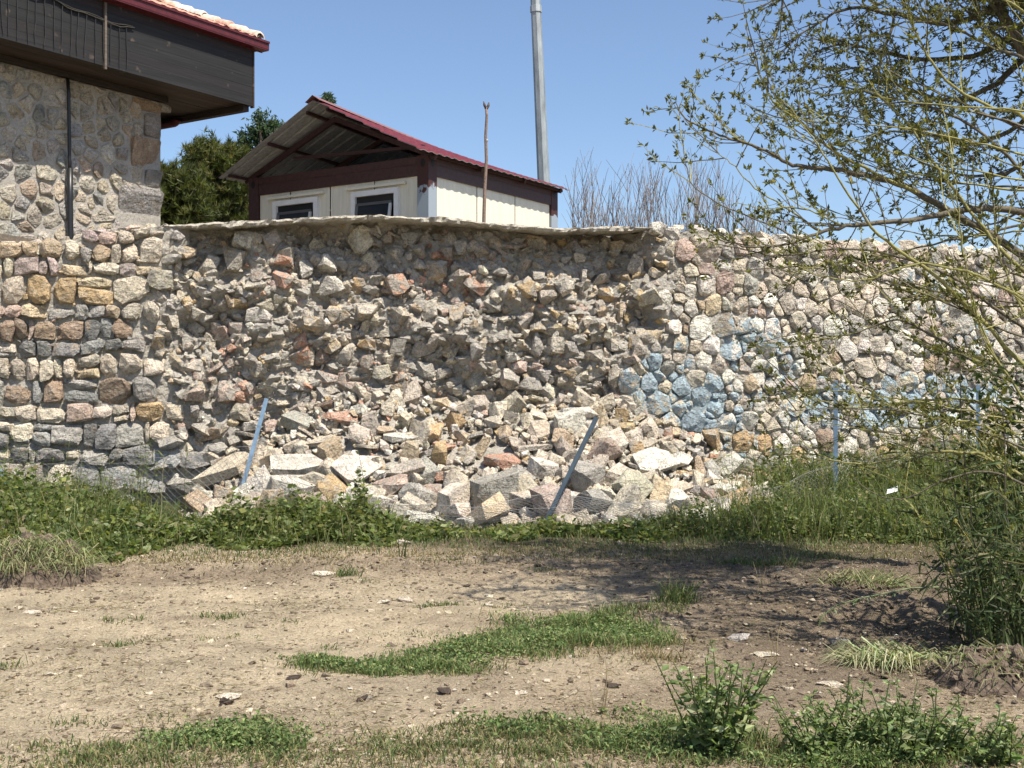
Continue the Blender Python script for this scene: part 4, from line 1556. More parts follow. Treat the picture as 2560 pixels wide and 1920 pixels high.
# ------------------------------------------------------------------ rubble heap at the foot of the wall
_hx = np.array([-4.2, -3.7, -3.2, -2.7, -2.0, -1.3, -0.6, 0.2, 0.8, 1.4, 2.0, 2.6, 3.1, 3.6])
_hz = np.array([0.0, 0.55, 0.95, 1.32, 1.46, 1.38, 1.30, 1.36, 1.48, 1.34, 1.08, 0.80, 0.46, 0.0])
_ht = np.array([14.4, 13.6, 13.3, 13.15, 13.1, 13.0, 12.8, 12.7, 12.7, 12.75, 12.9, 13.1, 13.4, 14.6])
def mound(x, y):
    H = np.interp(x, _hx, _hz)
    toe = np.interp(x, _hx, _ht)
    back = 15.25
    t = np.clip((np.asarray(y) - toe) / (back - toe), 0, 1)
    n = 0.06 * fbm(np.asarray(x) * 1.8, np.asarray(y) * 1.8, 0, 3, 101)
    return H * (0.55 * t ** 0.9 + 0.45 * t ** 2.4) + n * (t > 0) * sstep(0, 0.2, t) + gz(x, y) * 0.5

def build_bed():
    xs, ys = np.arange(-4.4, 3.8, 0.035), np.arange(12.6, 15.7, 0.035)
    X, Y = np.meshgrid(xs, ys, indexing='xy')
    Z = mound(X, Y) - 0.06 + 0.03 * fbm(X * 8, Y * 8, 0, 3, 111)
    H = np.interp(X, _hx, _hz)
    Z = np.where((H < 0.03) | (mound(X, Y) < 0.05), Z - 0.15, Z)
    V = np.stack([X, Y, Z], -1).reshape(-1, 3)
    nx, ny = len(xs), len(ys)
    i, j = np.meshgrid(np.arange(nx - 1), np.arange(ny - 1), indexing='xy')
    q = (j * nx + i).ravel()
    o = ob('rubble_bed', mesh_np('rubble_bed', V, np.stack([q, q + 1, q + nx + 1, q + nx], -1)), M_MORTAR)
    tag(o, 'bed of crushed mortar and grit under the fallen stones', kind='stuff')
build_bed()

_mcx, _mcy = np.arange(-4.6, 4.0, 0.03), np.arange(12.4, 15.8, 0.03)
_mcz = mound(*np.meshgrid(_mcx, _mcy, indexing='ij'))
def mound1(x, y):
    i = min(max(int((x + 4.6) / 0.03 + 0.5), 0), len(_mcx) - 1)
    j = min(max(int((y - 12.4) / 0.03 + 0.5), 0), len(_mcy) - 1)
    return float(_mcz[i, j])

def on_mound(px, py):
    dx, dz = (px - CX) / F_PX, (CY - py) / F_PX
    Y = np.arange(11.5, 15.6, 0.01)
    z = EYE + dz * Y
    m = mound(dx * Y, Y)
    k = np.argmax(z < m) if np.any(z < m) else len(Y) - 1
    return np.array([dx * Y[k], Y[k], float(m[k])])

CNAME = {WHITE: 'chalk-white', CREAM: 'cream', BEIGE: 'beige', TAN: 'tan', GOLD: 'ochre', GREY: 'grey', DGREY: 'dark grey', PINK: 'pinkish', SALMON: 'salmon-pink', BROWN: 'brown'}
fallen = []
taken = []
def zone(x, y, z):
    h = ('left of the left post' if x < -3.15 else 'right of the left post' if x < -1.5 else 'between the leaning posts' if x < 0.35 else 'by the dark post' if x < 1.3 else 'at its right end')
    v = 'low in the heap' if z < 0.28 else ('halfway up the heap' if z < 0.62 else 'high in the heap')
    return v + ' ' + h

def drop(px, py, w, rec, rot, col, asp=(1, 1, 1), label=None, sink=0.25):
    """a fallen stone: w = width in metres"""
    p = on_mound(px, py)
    s = w / 2
    e = Matrix.Rotation(0, 3, 'X')
    o = place_rock('fallen_stone', rec, p + np.array([0, 0, s * asp[2] * 0.3]), rot, (s * asp[0], s * asp[1], s * asp[2]), tint(col, 0.05))
    taken.append((p[0], p[1], s))
    fallen.append((o, col, w, rec, p, label))
    return o
RK, SB, BL = ROCKS, SLABS, BLOCKS
slab_ids = {id(r) for r in SB}
block_ids = {id(r) for r in BL}
rd = math.radians
KEY = [
    (1242, 1262, 0.64, BL[0], (rd(8), rd(-6), rd(12)), GREY, (1, 1, 1.15), 'biggest block of the rubble heap, pale top and dark front, midway between posts'),
    (1146, 1245, 0.46, RK[3], (rd(20), rd(65), rd(-30)), CREAM, (1.1, 0.8, 0.9), 'tall tilted cream boulder standing left of the biggest rubble block'),
    (1040, 1262, 0.40, BL[1], (rd(10), rd(25), rd(40)), GREY, (1, 1, 1.1), 'squarish grey stone leaning two stones left of the biggest rubble block'),
    (1088, 1243, 0.30, RK[5], (0.3, 0.2, 0.5), PINK, (1, 1, 1), None),
    (568, 1200, 0.78, SB[0], (rd(18), rd(-22), rd(8)), CREAM, (1, 0.8, 1.0), 'long cream slab tilted up to the right behind the left leaning post'),
    (738, 1186, 0.78, SB[1], (rd(24), rd(4), rd(-4)), WHITE, (1, 0.9, 0.9), 'broad arched pale slab with dark hollow beneath, right of left leaning post'),
    (722, 1250, 0.52, RK[7], (rd(10), rd(8), rd(20)), WHITE, (1, 0.8, 1.1), 'triangular white rock under the arched pale slab'),
    (896, 1190, 0.66, SB[2], (rd(38), rd(3), rd(10)), WHITE, (1, 0.9, 0.7), 'flat pale slab lying at a slope in mid heap above the tall weed'),
    (1004, 1190, 0.58, SB[3], (rd(30), rd(-10), rd(-12)), BEIGE, (1, 0.8, 0.8), 'flat beige slab right of the sloping pale slab'),
    (1258, 1166, 0.50, RK[9], (rd(10), 0, rd(10)), SALMON, (1.1, 0.8, 0.6), 'flat salmon stone lying above the biggest rubble block'),
    (856, 1052, 0.42, RK[2], (rd(5), rd(12), rd(20)), SALMON, (1.1, 0.8, 0.75), 'large salmon stone high on the heap against the broken core'),
    (1420, 1072, 0.36, BL[2], (rd(12), rd(-12), rd(15)), WHITE, (1, 1, 1.15), 'upright white block at the top of the heap left of the dark post'),
    (1440, 1040, 0.44, RK[11], (rd(15), rd(10), 0.3), WHITE, (1.1, 0.8, 0.6), 'topmost white stone of the heap, left of the dark post'),
    (1352, 1086, 0.33, RK[1], (0.4, 0.3, 1.0), CREAM, (1, 0.8, 1.0), None),
    (1406, 1110, 0.32, RK[13], (0.2, 0.5, 0.4), TAN, (1, 1, 0.9), None),
    (1640, 1172, 0.66, SB[4], (rd(48), rd(14), rd(8)), WHITE, (1, 1, 0.8), 'large white slab facing out, right of the dark leaning post'),
    (1575, 1240, 0.50, RK[15], (rd(5), rd(20), 0.2), BEIGE, (1, 1, 1.1), 'big rounded beige boulder in front of the large white slab'),
    (1462, 1212, 0.54, RK[17], (rd(15), rd(-8), 0.7), GREY, (1, 0.8, 0.85), 'wide grey-white boulder just right of the dark leaning post'),
    (1484, 1275, 0.54, RK[19], (rd(8), rd(5), 2.0), GREY, (1, 0.9, 0.8), 'low grey boulder at the foot of the dark leaning post'),
    (1686, 1236, 0.42, SB[5], (rd(35), rd(-5), 0.1), CREAM, (1, 0.8, 0.9), None),
    (1640, 1294, 0.36, RK[21], (0.2, 0.1, 0.9), BEIGE, (1, 1, 0.95), None),
    (1362, 1188, 0.34, BL[3], (rd(14), rd(8), 0.3), WHITE, (1, 0.8, 0.95), 'square white stone with flat face between biggest block and dark post'),
    (1374, 1226, 0.26, RK[23], (0.7, 0.4, 0.2), CREAM, (1, 1, 0.8), None),
    (1702, 1165, 0.40, RK[4], (0.2, 0.6, 0.2), WHITE, (1, 1, 0.9), None),
    (1790, 1238, 0.44, RK[6], (0.1, 0.15, 0.3), WHITE, (1.2, 1, 0.7), 'wide white stone at the right end of the heap by the weeds'),
    (1900, 1240, 0.40, RK[8], (0.1, 0.2, 1.3), CREAM, (1.2, 0.9, 0.6), 'outermost cream stone of the heap, half in the right weeds'),
    (1960, 1238, 0.24, RK[10], (0.1, 0.1, 0.2), TAN, (1, 1, 0.8), None),
    (1721, 1190, 0.34, RK[12], (0.15, 0.1, 0.1), GOLD, (1.2, 0.8, 0.4), 'thin ochre stone lying on the right flank of the heap'),
    (1694, 1290, 0.22, RK[14], (0.15, 0.4, 0.1), GOLD, (1, 0.8, 0.8), None),
    (1060, 1316, 0.36, RK[16], (0.1, 0.2, 0.4), WHITE, (1.2, 0.9, 0.8), 'white stone at the very front of the heap, half in the grass'),
    (1165, 1318, 0.24, RK[18], (0.5, 0.2, 0.4), WHITE, (1, 0.9, 1.0), 'small white peaked stone at the front edge below the biggest block'),
    (1270, 1308, 0.36, RK[20], (0.1, 0.3, 0.4), BEIGE, (1.2, 0.9, 0.7), None),
    (960, 1268, 0.34, RK[22], (0.3, 0.3, 0.1), WHITE, (1.1, 0.9, 0.9), None),
    (640, 1262, 0.26, BL[4], (0.3, 0.1, 0.5), BEIGE, (1, 0.9, 1.0), None),
    (520, 1258, 0.36, RK[24], (0.1, 0.3, 0.5), WHITE, (1.2, 0.9, 0.8), None),
    (455, 1222, 0.30, RK[0], (0.2, 0.1, 0.5), WHITE, (1.2, 0.9, 0.8), None),
    (640, 1095, 0.22, RK[25], (0.4, 0.1, 0.5), CREAM, (1, 0.9, 1.0), None),
    (706, 1105, 0.24, RK[2], (0.9, 0.3, 0.5), CREAM, (1, 0.8, 1.0), None),
    (1000, 1105, 0.44, SB[6], (rd(15), rd(5), 0.2), WHITE, (1, 0.8, 0.8), 'pale slab high in the heap below the pale core stones'),
    (1340, 1130, 0.40, SB[7], (rd(6), rd(-4), 0.1), BEIGE, (1.1, 0.7, 0.8), 'thin flat beige slab poking out above the square white stone'),
]
for k in KEY:
    drop(k[0], k[1], k[2] * 1.15, *k[3:])
PAL_F = [(5, WHITE), (9, CREAM), (6, BEIGE), (2, TAN), (1, GREY), (1, PINK), (0.7, GOLD), (0.6, SALMON)]
def clear(x, y, s, f):
    return all((x - a_) ** 2 + (y - b_) ** 2 > (f * (s + c_)) ** 2 for a_, b_, c_ in taken)
def scatter(n, lo, hi, f):
    k = 0
    for _ in range(n * 12):
        if k >= n:
            break
        x, y = R(-4.05, 3.4), R(12.7, 15.3)
        toe = float(np.interp(x, _hx, _ht))
        t = (y - toe) / (15.25 - toe)
        if t < 0.0 or float(np.interp(x, _hx, _hz)) < 0.1:
            continue
        s = R(lo, hi) * (1.15 - 0.45 * t) / 2
        if not clear(x, y, s, f):
            continue
        c = choose(CORE_A if R(0, 1) < 1.6 * t - 0.4 else PAL_F)
        rec = (RK + BL)[RNG.integers(len(RK) + len(BL))] if R(0, 1) < 0.78 else SB[RNG.integers(len(SB))]
        p = np.array([x, y, mound1(x, y)])
        tl = 0.5 if id(rec) in slab_ids else 3.1
        o = place_rock('fallen_stone', rec, p + np.array([0, 0, s * 0.22]), (R(-tl, tl), R(-tl, tl), R(0, 6.28)), (s * R(0.9, 1.2), s, s * R(0.8, 1.0)), tint(c))
        taken.append((x, y, s))
        fallen.append((o, c, 2 * s, rec, p, None))
        k += 1
    return k
n1 = scatter(150, 0.32, 0.56, 0.50)
n2 = scatter(290 - n1 - len(KEY), 0.17, 0.32, 0.56)
print('fallen', len(fallen), n1, n2)
same = {}
for o, c, w, rec, p, label in fallen:
    if label:
        tag(o, label, 'stone', 'stones fallen from the wall into the heap')
        continue
    size = 'large' if w > 0.4 else ('medium' if w > 0.24 else 'small')
    shape = 'slab' if id(rec) in slab_ids else ('block' if id(rec) in block_ids else 'stone')
    same.setdefault((size, CNAME[c], shape, zone(*p)), []).append((p[0] / p[1], o))
NUM = ['', 'one', 'two', 'three', 'four', 'five', 'six', 'seven', 'eight', 'nine', 'ten', 'eleven', 'twelve']
ORD = ['leftmost', 'second', 'third', 'fourth', 'fifth', 'sixth', 'seventh', 'eighth', 'ninth', 'tenth', 'eleventh', 'twelfth']
for (size, cn, shape, zn), lst in same.items():
    lst.sort(key=lambda t: t[0])
    for k, (_, o) in enumerate(lst):
        if len(lst) == 1:
            lb = 'the only %s %s %s %s' % (size, cn, shape, zn)
        elif len(lst) > 11:
            lb = '%s %s %s %s' % (size, cn, shape, zn)
        else:
            lb = '%s of the %s %s %s %ss %s' % ('rightmost' if k == len(lst) - 1 else ORD[min(k, 11)], NUM[min(len(lst), 12)], size, cn, shape, zn)
        tag(o, lb, 'stone', 'stones fallen from the wall into the heap')
rub = Acc()
for i in range(3200):
    x, y = R(-4.0, 3.4), R(12.7, 15.35)
    toe = float(np.interp(x, _hx, _ht)) - 0.15
    if y < toe or float(np.interp(x, _hx, _hz)) < 0.05:
        continue
    V, Fc = CH[i % 8]
    s = R(0.015, 0.06) if R(0, 1) < 0.8 else R(0.05, 0.085)
    z = max(mound1(x, y), 0.0) + s * 0.25
    rub.add(V @ rotmat(1)[0].T * s + (x, y, z), Fc, tint(choose(PAL_F)))
tag(rub.build('rubble', M_ROCKC), 'small broken stone chips filling the rubble heap', kind='stuff')

# ------------------------------------------------------------------ bent chain-link fence
FENCE = thing('chain_link_fence', 'collapsed chain-link fence on blue metal posts pushed over by the rubble', 'fence', G(578, 1296))
BLUE = (0.19, 0.28, 0.38)
def post(p, q, col, rotz, label):
    p, q = np.array(p, float), np.array(q, float)
    d = unit((q - p)[None])[0]
    x = unit((np.array([math.cos(rotz), math.sin(rotz), 0]) - d * (math.cos(rotz) * d[0] + math.sin(rotz) * d[1]))[None])[0]
    y = np.cross(d, x)
    a = Acc()
    L = float(np.linalg.norm(q - p))
    f = lambda V: p + V[:, :1] * x + V[:, 1:2] * y + V[:, 2:3] * d
    w, t = 0.055, 0.006
    a.box((0, 0, 0), (w, t, L), col, f)
    a.box((0, t, 0), (t, w, L), col, f)
    o = a.build('post', M_PAINTED, FENCE)
    o['label'] = label
    return p, q
posts = []
def P3(px, py, Y):
    return P(px, py, Y)
posts.append(post(P3(40, 1296, 13.9), P3(-70, 1010, 14.0), BLUE, 0.3, 'blue post leaning out at the left edge'))
posts.append(post(P3(577, 1305, 13.75), P3(661, 995, 14.0), BLUE, -0.25, 'pale blue angle-iron post leaning to the right'))
posts.append(post(P3(1372, 1305, 12.75), P3(1497, 1046, 13.05), (0.045, 0.07, 0.095), 3.0, 'blue post leaning far to the right, dark from shade put into its colour'))  # darker than the other posts: its shaded side is put into the colour
posts.append(post(P3(2083, 1300, 14.4), P3(2083, 952, 14.4), BLUE, -0.4, 'upright blue post in the tall grass'))
posts.append(post(P3(2440, 1250, 16.4), P3(2440, 962, 16.4), BLUE, -0.4, 'far upright blue post behind the willow twigs'))
def netting():
    a = Acc()
    G_ = (0.22, 0.22, 0.215)
    tops = [(0.52, 0.62), (0.52, 0.30), (0.24, 0.40), (0.40, 0.6)]
    for k in range(4):
        (p0, q0), (p1, q1) = posts[k], posts[k + 1]
        f0, f1 = tops[k]
        h0, h1 = p0 + (q0 - p0) * f0, p1 + (q1 - p1) * f1
        L = float(np.linalg.norm(p1 - p0))
        sag = (0.12, 0.30, 0.16, 0.05)[k]
        def surf(s, t):
            b = p0 + (p1 - p0) * s
            tp = h0 + (h1 - h0) * s
            b = b + np.array([0, -0.25 * math.sin(math.pi * s) * (k in (1, 2)), 0])
            tp = tp + np.array([0, -0.55 * math.sin(math.pi * s) * (k in (1, 2)), -sag * 4 * s * (1 - s)])
            w = 0.03 * math.sin(s * 13 + 2 * t) + 0.02 * math.sin(s * 31)
            q = b + (tp - b) * t
            q = q + np.array([0, w - 0.16 * math.sin(math.pi * t), 0.02 * math.sin(s * 23)])
            return q
        cell = 0.075
        nx, nz = int(L / cell), 11
        for i in range(-nz, nx):
            for sg in (1, -1):
                pts = []
                for j in range(nz + 1):
                    s = (i + j) / nx if sg == 1 else (i + nz - j) / nx
                    if 0 <= s <= 1:
                        pts.append(surf(s, j / nz))
                if len(pts) >= 2:
                    a.tube(np.array(pts), 0.0017, 3, G_, False)
        a.tube(np.array([surf(s, 1.0) for s in np.linspace(0, 1, 30)]), 0.0025, 4, G_, False)
        a.tube(np.array([surf(s, 0.55) for s in np.linspace(0, 1, 30)]), 0.002, 4, G_, False)
    return a.build('wire_netting', M_GALV, FENCE)
netting()

# ------------------------------------------------------------------ trees behind the wall
def grow(acc, p, d, L, r, n=6, wob=0.15, up=0.0, C=(0.1, 0.08, 0.06), sides=5, taper=0.3):
    """a wavering tapered stem; returns its points"""
    pts = [np.array(p, float)]
    d = unit(np.asarray(d, float)[None])[0]
    for i in range(n):
        d = unit((d + RNG.normal(0, wob, 3) + np.array([0, 0, up]))[None])[0]
        pts.append(pts[-1] + d * L / n)
    pts = np.array(pts)
    acc.tube(pts, np.linspace(r, r * taper, n + 1), sides, C, False)
    return pts

def pine(px, py_top, Y, width, label, seed):
    base = P(px, 0, Y)
    base[2] = TERR_Z
    top = P(px, py_top, Y)
    H = top[2] - TERR_Z
    T = thing('pine_tree', label, 'pine tree', base, 'pine trees behind the wall')
    tk = Acc()
    cr = Acc()
    tp = grow(tk, base, (0, 0, 1), H * 0.93, 0.16, 8, 0.03, 0.1, (0.13, 0.09, 0.06), 8, 0.15)
    tufts = []
    for i in range(150):
        f = R(0.12, 1.0) ** 0.8
        p = base + np.array([0, 0, H * f * 0.93])
        az = R(0, 2 * math.pi)
        Lb = width * 0.52 * math.sqrt(max(0.02, 1 - f ** 2.2)) * R(0.7, 1.1) + 0.25
        br = grow(tk, p, (math.cos(az), math.sin(az), 0.25 + 0.7 * f), Lb, 0.03 * (1.2 - f), 5, 0.12, 0.13, (0.13, 0.09, 0.06), 4)
        for q in br[2:]:
            m = 4
            tufts.append(q + RNG.normal(0, 0.15, (m, 3)))
        tufts.append(br[-1] + RNG.normal(0, 0.10, (6, 3)))
    tufts.append(tp[-1] + RNG.normal(0, 0.12, (25, 3)))
    tufts = np.concatenate(tufts)
    k = 13
    pos = np.repeat(tufts, k, 0)
    ax = unit(RNG.normal(0, 0.4, (len(tufts), 3)) + np.array([0, 0, 0.85]))
    d = unit(np.repeat(ax, k, 0) * 0.9 + RNG.normal(0, 0.62, (len(pos), 3)))
    C = np.repeat(pick([(5, (0.085, 0.10, 0.028)), (3, (0.115, 0.125, 0.036)), (2, (0.055, 0.072, 0.022)), (1, (0.15, 0.14, 0.05))], len(tufts)), k, 0)
    needles(cr, pos + d * 0.02, d, R(0.13, 0.22, len(pos)), 0.03, C)
    tk.build('trunk', M_BARK, T)
    cr.build('crown', M_LEAF, T)
pine(545, 385, 29, 3.4, 'bushy olive-green pine between the stone house and the cabin', 1)
pine(425, 452, 27, 2.6, 'lower pine close to the corner of the stone house', 2)
pine(640, 455, 31, 2.6, 'pine half hidden behind the left corner of the cabin', 3)

def leafy(px, py_top, Y, label, spread, tips):
    base = P(px, 0, Y)
    base[2] = TERR_Z
    T = thing('slender_tree', label, 'tree', base)
    tk, cr = Acc(), Acc()
    top = P(px, py_top, Y)
    grow(tk, base, (0, 0, 1), top[2] - TERR_Z - 0.3, 0.09, 8, 0.02, 0.1, (0.12, 0.09, 0.07), 6)
    for (tx, ty, rad) in tips:
        c = P(tx, ty, Y)
        n = 80
        st = np.array([base[0], base[1], c[2] - 1.2])
        tk.tube(np.array([st, (st + c) / 2 + (0, 0, 0.1), c]), (0.03, 0.02, 0.008), 4, (0.12, 0.09, 0.07), False)
        pos = c + RNG.normal(0, rad, (n, 3)) * np.array([0.8, 0.8, 1.2])
        d = unit(RNG.normal(0, 0.6, (n, 3)) + np.array([0, 0, -0.1]))
        for q in pos[::5]:
            tk.tube(np.array([c - (0, 0, rad), q]), (0.008, 0.004), 3, (0.12, 0.09, 0.07), False)
        pos = np.repeat(pos, 4, 0) + RNG.normal(0, 0.05, (n * 4, 3))
        d = np.repeat(d, 4, 0) + RNG.normal(0, 0.5, (n * 4, 3))
        leaves(cr, pos, d, R(0.10, 0.18, n * 4), 0.05, pick([(3, (0.06, 0.10, 0.055)), (2, (0.09, 0.13, 0.08))], n * 4))
    tk.build('trunk', M_BARK, T)
    cr.build('crown', M_LEAF, T)
leafy(655, 300, 30, 'thin bluish-green treetop showing above the left roof slope of the cabin', 1.0,
      [(652, 310, 0.13), (676, 320, 0.12), (640, 340, 0.10), (612, 352, 0.10), (622, 372, 0.09), (664, 345, 0.14), (690, 335, 0.12)])
leafy(820, 240, 32, 'tiny tree tip peeking over the ridge of the cabin roof', 1.0, [(820, 250, 0.045), (815, 262, 0.06)])

SHRUB_X = [1452, 1500, 1548, 1600, 1648, 1700, 1752, 1810, 1862, 1925]
SHRUB_Y = [400, 440, 400, 425, 385, 395, 375, 415, 470, 500]
ords = ['leftmost', 'second', 'third', 'fourth', 'fifth', 'sixth', 'seventh', 'eighth', 'ninth', 'tenth']
for k, (px, pt) in enumerate(zip(SHRUB_X, SHRUB_Y)):
    Y = 24 + R(-1.2, 1.2)
    base = P(px, 0, Y)
    base[2] = TERR_Z
    H = P(px, pt, Y)[2] - TERR_Z
    a = Acc()
    for i in range(15):
        c_ = tint((0.20, 0.175, 0.16), 0.12)
        az = R(0, 6.28)
        ln = H * R(0.7, 1.0)
        s_ = grow(a, base + np.array([R(-0.12, 0.12), R(-0.12, 0.12), 0]), (0.13 * math.cos(az), 0.13 * math.sin(az), 1), ln, 0.015, 9, 0.045, 0.03, c_, 4, 0.25)
        for j in range(9):
            q = s_[RNG.integers(3, 9)]
            az = R(0, 6.28)
            tw = grow(a, q, (0.45 * math.cos(az), 0.45 * math.sin(az), 1), R(0.3, 0.8), 0.006, 4, 0.09, 0.06, c_, 3, 0.5)
            if R(0, 1) < 0.6:
                grow(a, tw[2], (0.5 * math.cos(az + 2), 0.5 * math.sin(az + 2), 1), R(0.12, 0.3), 0.004, 3, 0.1, 0.05, c_, 3, 0.5)
    o = a.build('bare_shrub', M_BARK)
    tag(o, 'leafless upright shrub behind the wall, %s in the row from the lamp pole' % ords[k].replace('leftmost', 'first'), 'shrub', 'bare shrubs behind the wall')
# ------------------------------------------------------------------ grass and weeds
GRN = [(4, (0.095, 0.14, 0.045)), (3, (0.13, 0.175, 0.06)), (2, (0.06, 0.095, 0.03)), (2, (0.20, 0.21, 0.085))]
DRY = [(4, (0.25, 0.20, 0.105)), (3, (0.32, 0.26, 0.15)), (2, (0.17, 0.13, 0.075)), (2, (0.13, 0.135, 0.05))]
MIX = GRN + [(2, (0.24, 0.20, 0.10)), (2, (0.17, 0.16, 0.07))]
LUSH = [(4, (0.12, 0.175, 0.055)), (3, (0.17, 0.225, 0.08)), (2, (0.07, 0.115, 0.038)), (1.5, (0.26, 0.28, 0.12))]

def ell(px, py, wx, wy, n):
    """n ground points in a soft ellipse around the ground spot seen at (px, py); wx, wy half sizes in metres"""
    c = G(px, py)
    a = R(0, 2 * math.pi, n)
    r = np.sqrt(R(0, 1, n)) * (1 + 0.25 * np.sin(a * 3 + px) + 0.15 * np.sin(a * 7 + py))
    r = r * np.where(R(0, 1, n) < 0.15, R(1.0, 1.5, n), 1)
    return c[0] + np.cos(a) * r * wx, c[1] + np.sin(a) * r * wy

def turf(acc, x, y, h, pal, w=0.006, lean=(0.2, 0.9)):
    n = len(x)
    base = np.c_[x, y, gz(x, y) - 0.005]
    hh = h * R(0.4, 1.3, n)
    blades(acc, base, hh, R(0, 2 * math.pi, n), R(lean[0], lean[1], n), w * R(0.7, 1.4, n), pick(pal, n))

# crescent of lush grass between the wheel tracks
g = Acc()
cres = [(760, 1668, 0.16, 0.07, 0.03), (860, 1676, 0.26, 0.12, 0.05), (960, 1684, 0.30, 0.13, 0.05), (1060, 1678, 0.30, 0.15, 0.05), (1150, 1660, 0.30, 0.2, 0.055), (1240, 1630, 0.32, 0.26, 0.06),
        (1330, 1600, 0.34, 0.34, 0.065), (1420, 1580, 0.36, 0.4, 0.08), (1500, 1570, 0.34, 0.36, 0.09), (1570, 1590, 0.28, 0.22, 0.08)]
for (px, py, wx, wy, h) in cres:
    n = int(9500 * wx * wy * 3.14)
    x, y = ell(px, py, wx, wy, n)
    x, y = x + RNG.normal(0, 0.05, n), y + RNG.normal(0, 0.05, n)
    kp = fbm(x * 4.5, y * 4.5, 0, 3, 187) > -0.35 + RNG.normal(0, 0.15, n)
    x, y = x[kp], y[kp]
    turf(g, x, y, h * 1.2 * np.clip(0.8 + 0.6 * fbm(x * 5, y * 5, 0, 2, 181), 0.3, 1.7), LUSH + [(2, (0.26, 0.24, 0.11))], 0.0055, (0.2, 1.15))
    m = n // 5
    x2, y2 = ell(px, py, wx * 1.5, wy * 1.5, m)
    turf(g, x2, y2, h * 0.7, MIX + DRY, 0.005, (0.4, 1.2))
    n = int(n * 0.35)
    x, y = ell(px, py, wx * 0.95, wy * 0.95, n)
    p = np.c_[x, y, gz(x, y) + R(0.01, h * 0.8, n)]
    leaves(g, p, np.c_[RNG.normal(0, 1, (n, 2)), R(0.1, 0.9, n)], R(0.014, 0.03, n), R(0.010, 0.02, n), pick(LUSH, n))
tag(g.build('grass', M_GRASS), 'crescent of lush green grass between the wheel tracks', kind='stuff')

# patches and single tufts on the track
g = Acc()
spots = [(570, 1845, 0.30, 0.16, 0.06, LUSH, 9000), (640, 1868, 0.25, 0.14, 0.055, LUSH, 7000), (480, 1870, 0.3, 0.12, 0.05, MIX, 3500), (270, 1880, 0.20, 0.12, 0.07, MIX, 6000), (140, 1870, 0.2, 0.12, 0.06, MIX, 3000),
         (230, 1800, 0.12, 0.06, 0.04, MIX, 3000), (150, 1812, 0.08, 0.04, 0.04, GRN, 4000), (355, 1735, 0.07, 0.03, 0.04, MIX, 3500), (300, 1613, 0.07, 0.03, 0.05, GRN, 8000), (290, 1568, 0.10, 0.03, 0.05, GRN, 5000),
         (345, 1565, 0.08, 0.03, 0.05, GRN, 5000), (380, 1595, 0.16, 0.04, 0.03, MIX, 3000), (545, 1560, 0.13, 0.04, 0.06, GRN, 8000), (520, 1596, 0.12, 0.03, 0.04, MIX, 3000), (600, 1598, 0.1, 0.03, 0.04, MIX, 2500),
         (725, 1572, 0.05, 0.02, 0.04, GRN, 5000), (865, 1446, 0.13, 0.04, 0.09, GRN, 6000), (920, 1460, 0.05, 0.02, 0.05, GRN, 4000), (10, 1680, 0.10, 0.05, 0.05, GRN, 6000), (820, 1632, 0.09, 0.03, 0.04, GRN, 5000),
         (1095, 1517, 0.16, 0.05, 0.05, GRN, 6000), (1010, 1580, 0.3, 0.05, 0.035, GRN, 2500), (1120, 1425, 0.3, 0.10, 0.05, MIX, 1200), (1365, 1437, 0.12, 0.05, 0.05, GRN, 4000), (1250, 1510, 0.2, 0.06, 0.035, MIX, 2500),
         (1330, 1850, 0.22, 0.10, 0.07, LUSH, 6000), (1240, 1832, 0.2, 0.09, 0.07, LUSH, 4500), (1150, 1860, 0.2, 0.10, 0.06, MIX, 5000), (1030, 1880, 0.28, 0.12, 0.05, MIX, 3500), (880, 1890, 0.3, 0.12, 0.05, MIX, 3000),
         (760, 1880, 0.3, 0.12, 0.045, MIX, 3500), (700, 1825, 0.2, 0.08, 0.04, MIX, 3500), (1400, 1900, 0.25, 0.08, 0.06, MIX, 5000), (1640, 1640, 0.2, 0.10, 0.06, DRY, 3500), (1590, 1600, 0.16, 0.16, 0.08, DRY + GRN, 5000),
         (1690, 1510, 0.12, 0.10, 0.15, GRN, 8000), (1620, 1525, 0.3, 0.12, 0.08, MIX, 4000), (1940, 1420, 0.25, 0.08, 0.1, GRN, 4000), (1860, 1415, 0.2, 0.08, 0.08, GRN, 4000), (2100, 1400, 0.4, 0.08, 0.08, MIX, 3000),
         (2130, 1440, 0.22, 0.10, 0.06, MIX, 3500), (400, 1800, 0.2, 0.07, 0.035, MIX, 2000), (2230, 1880, 0.25, 0.1, 0.07, LUSH, 6000), (1980, 1890, 0.2, 0.1, 0.06, MIX, 4000), (1560, 1880, 0.22, 0.12, 0.08, LUSH, 6000),
         (440, 1310 + 560, 0.15, 0.1, 0.05, LUSH, 3000), (100, 1900, 0.2, 0.08, 0.05, MIX, 4000), (330, 1905, 0.3, 0.07, 0.05, MIX, 4000), (560, 1905, 0.35, 0.07, 0.05, MIX, 4500), (1800, 1905, 0.3, 0.08, 0.07, LUSH, 6000), (2150, 1900, 0.3, 0.08, 0.09, LUSH, 7000), (2350, 1870, 0.25, 0.10, 0.08, LUSH, 6000), (1680, 1860, 0.25, 0.12, 0.08, LUSH, 6000), (1480, 1850, 0.12, 0.08, 0.06, LUSH, 5000), (2000, 1850, 0.2, 0.1, 0.05, MIX, 3000), (1600, 1800, 0.16, 0.10, 0.06, LUSH, 4000), (2250, 1800, 0.2, 0.12, 0.06, LUSH, 4000), (1750, 1830, 0.25, 0.12, 0.08, LUSH, 6000), (1900, 1860, 0.2, 0.1, 0.06, MIX, 4000)]
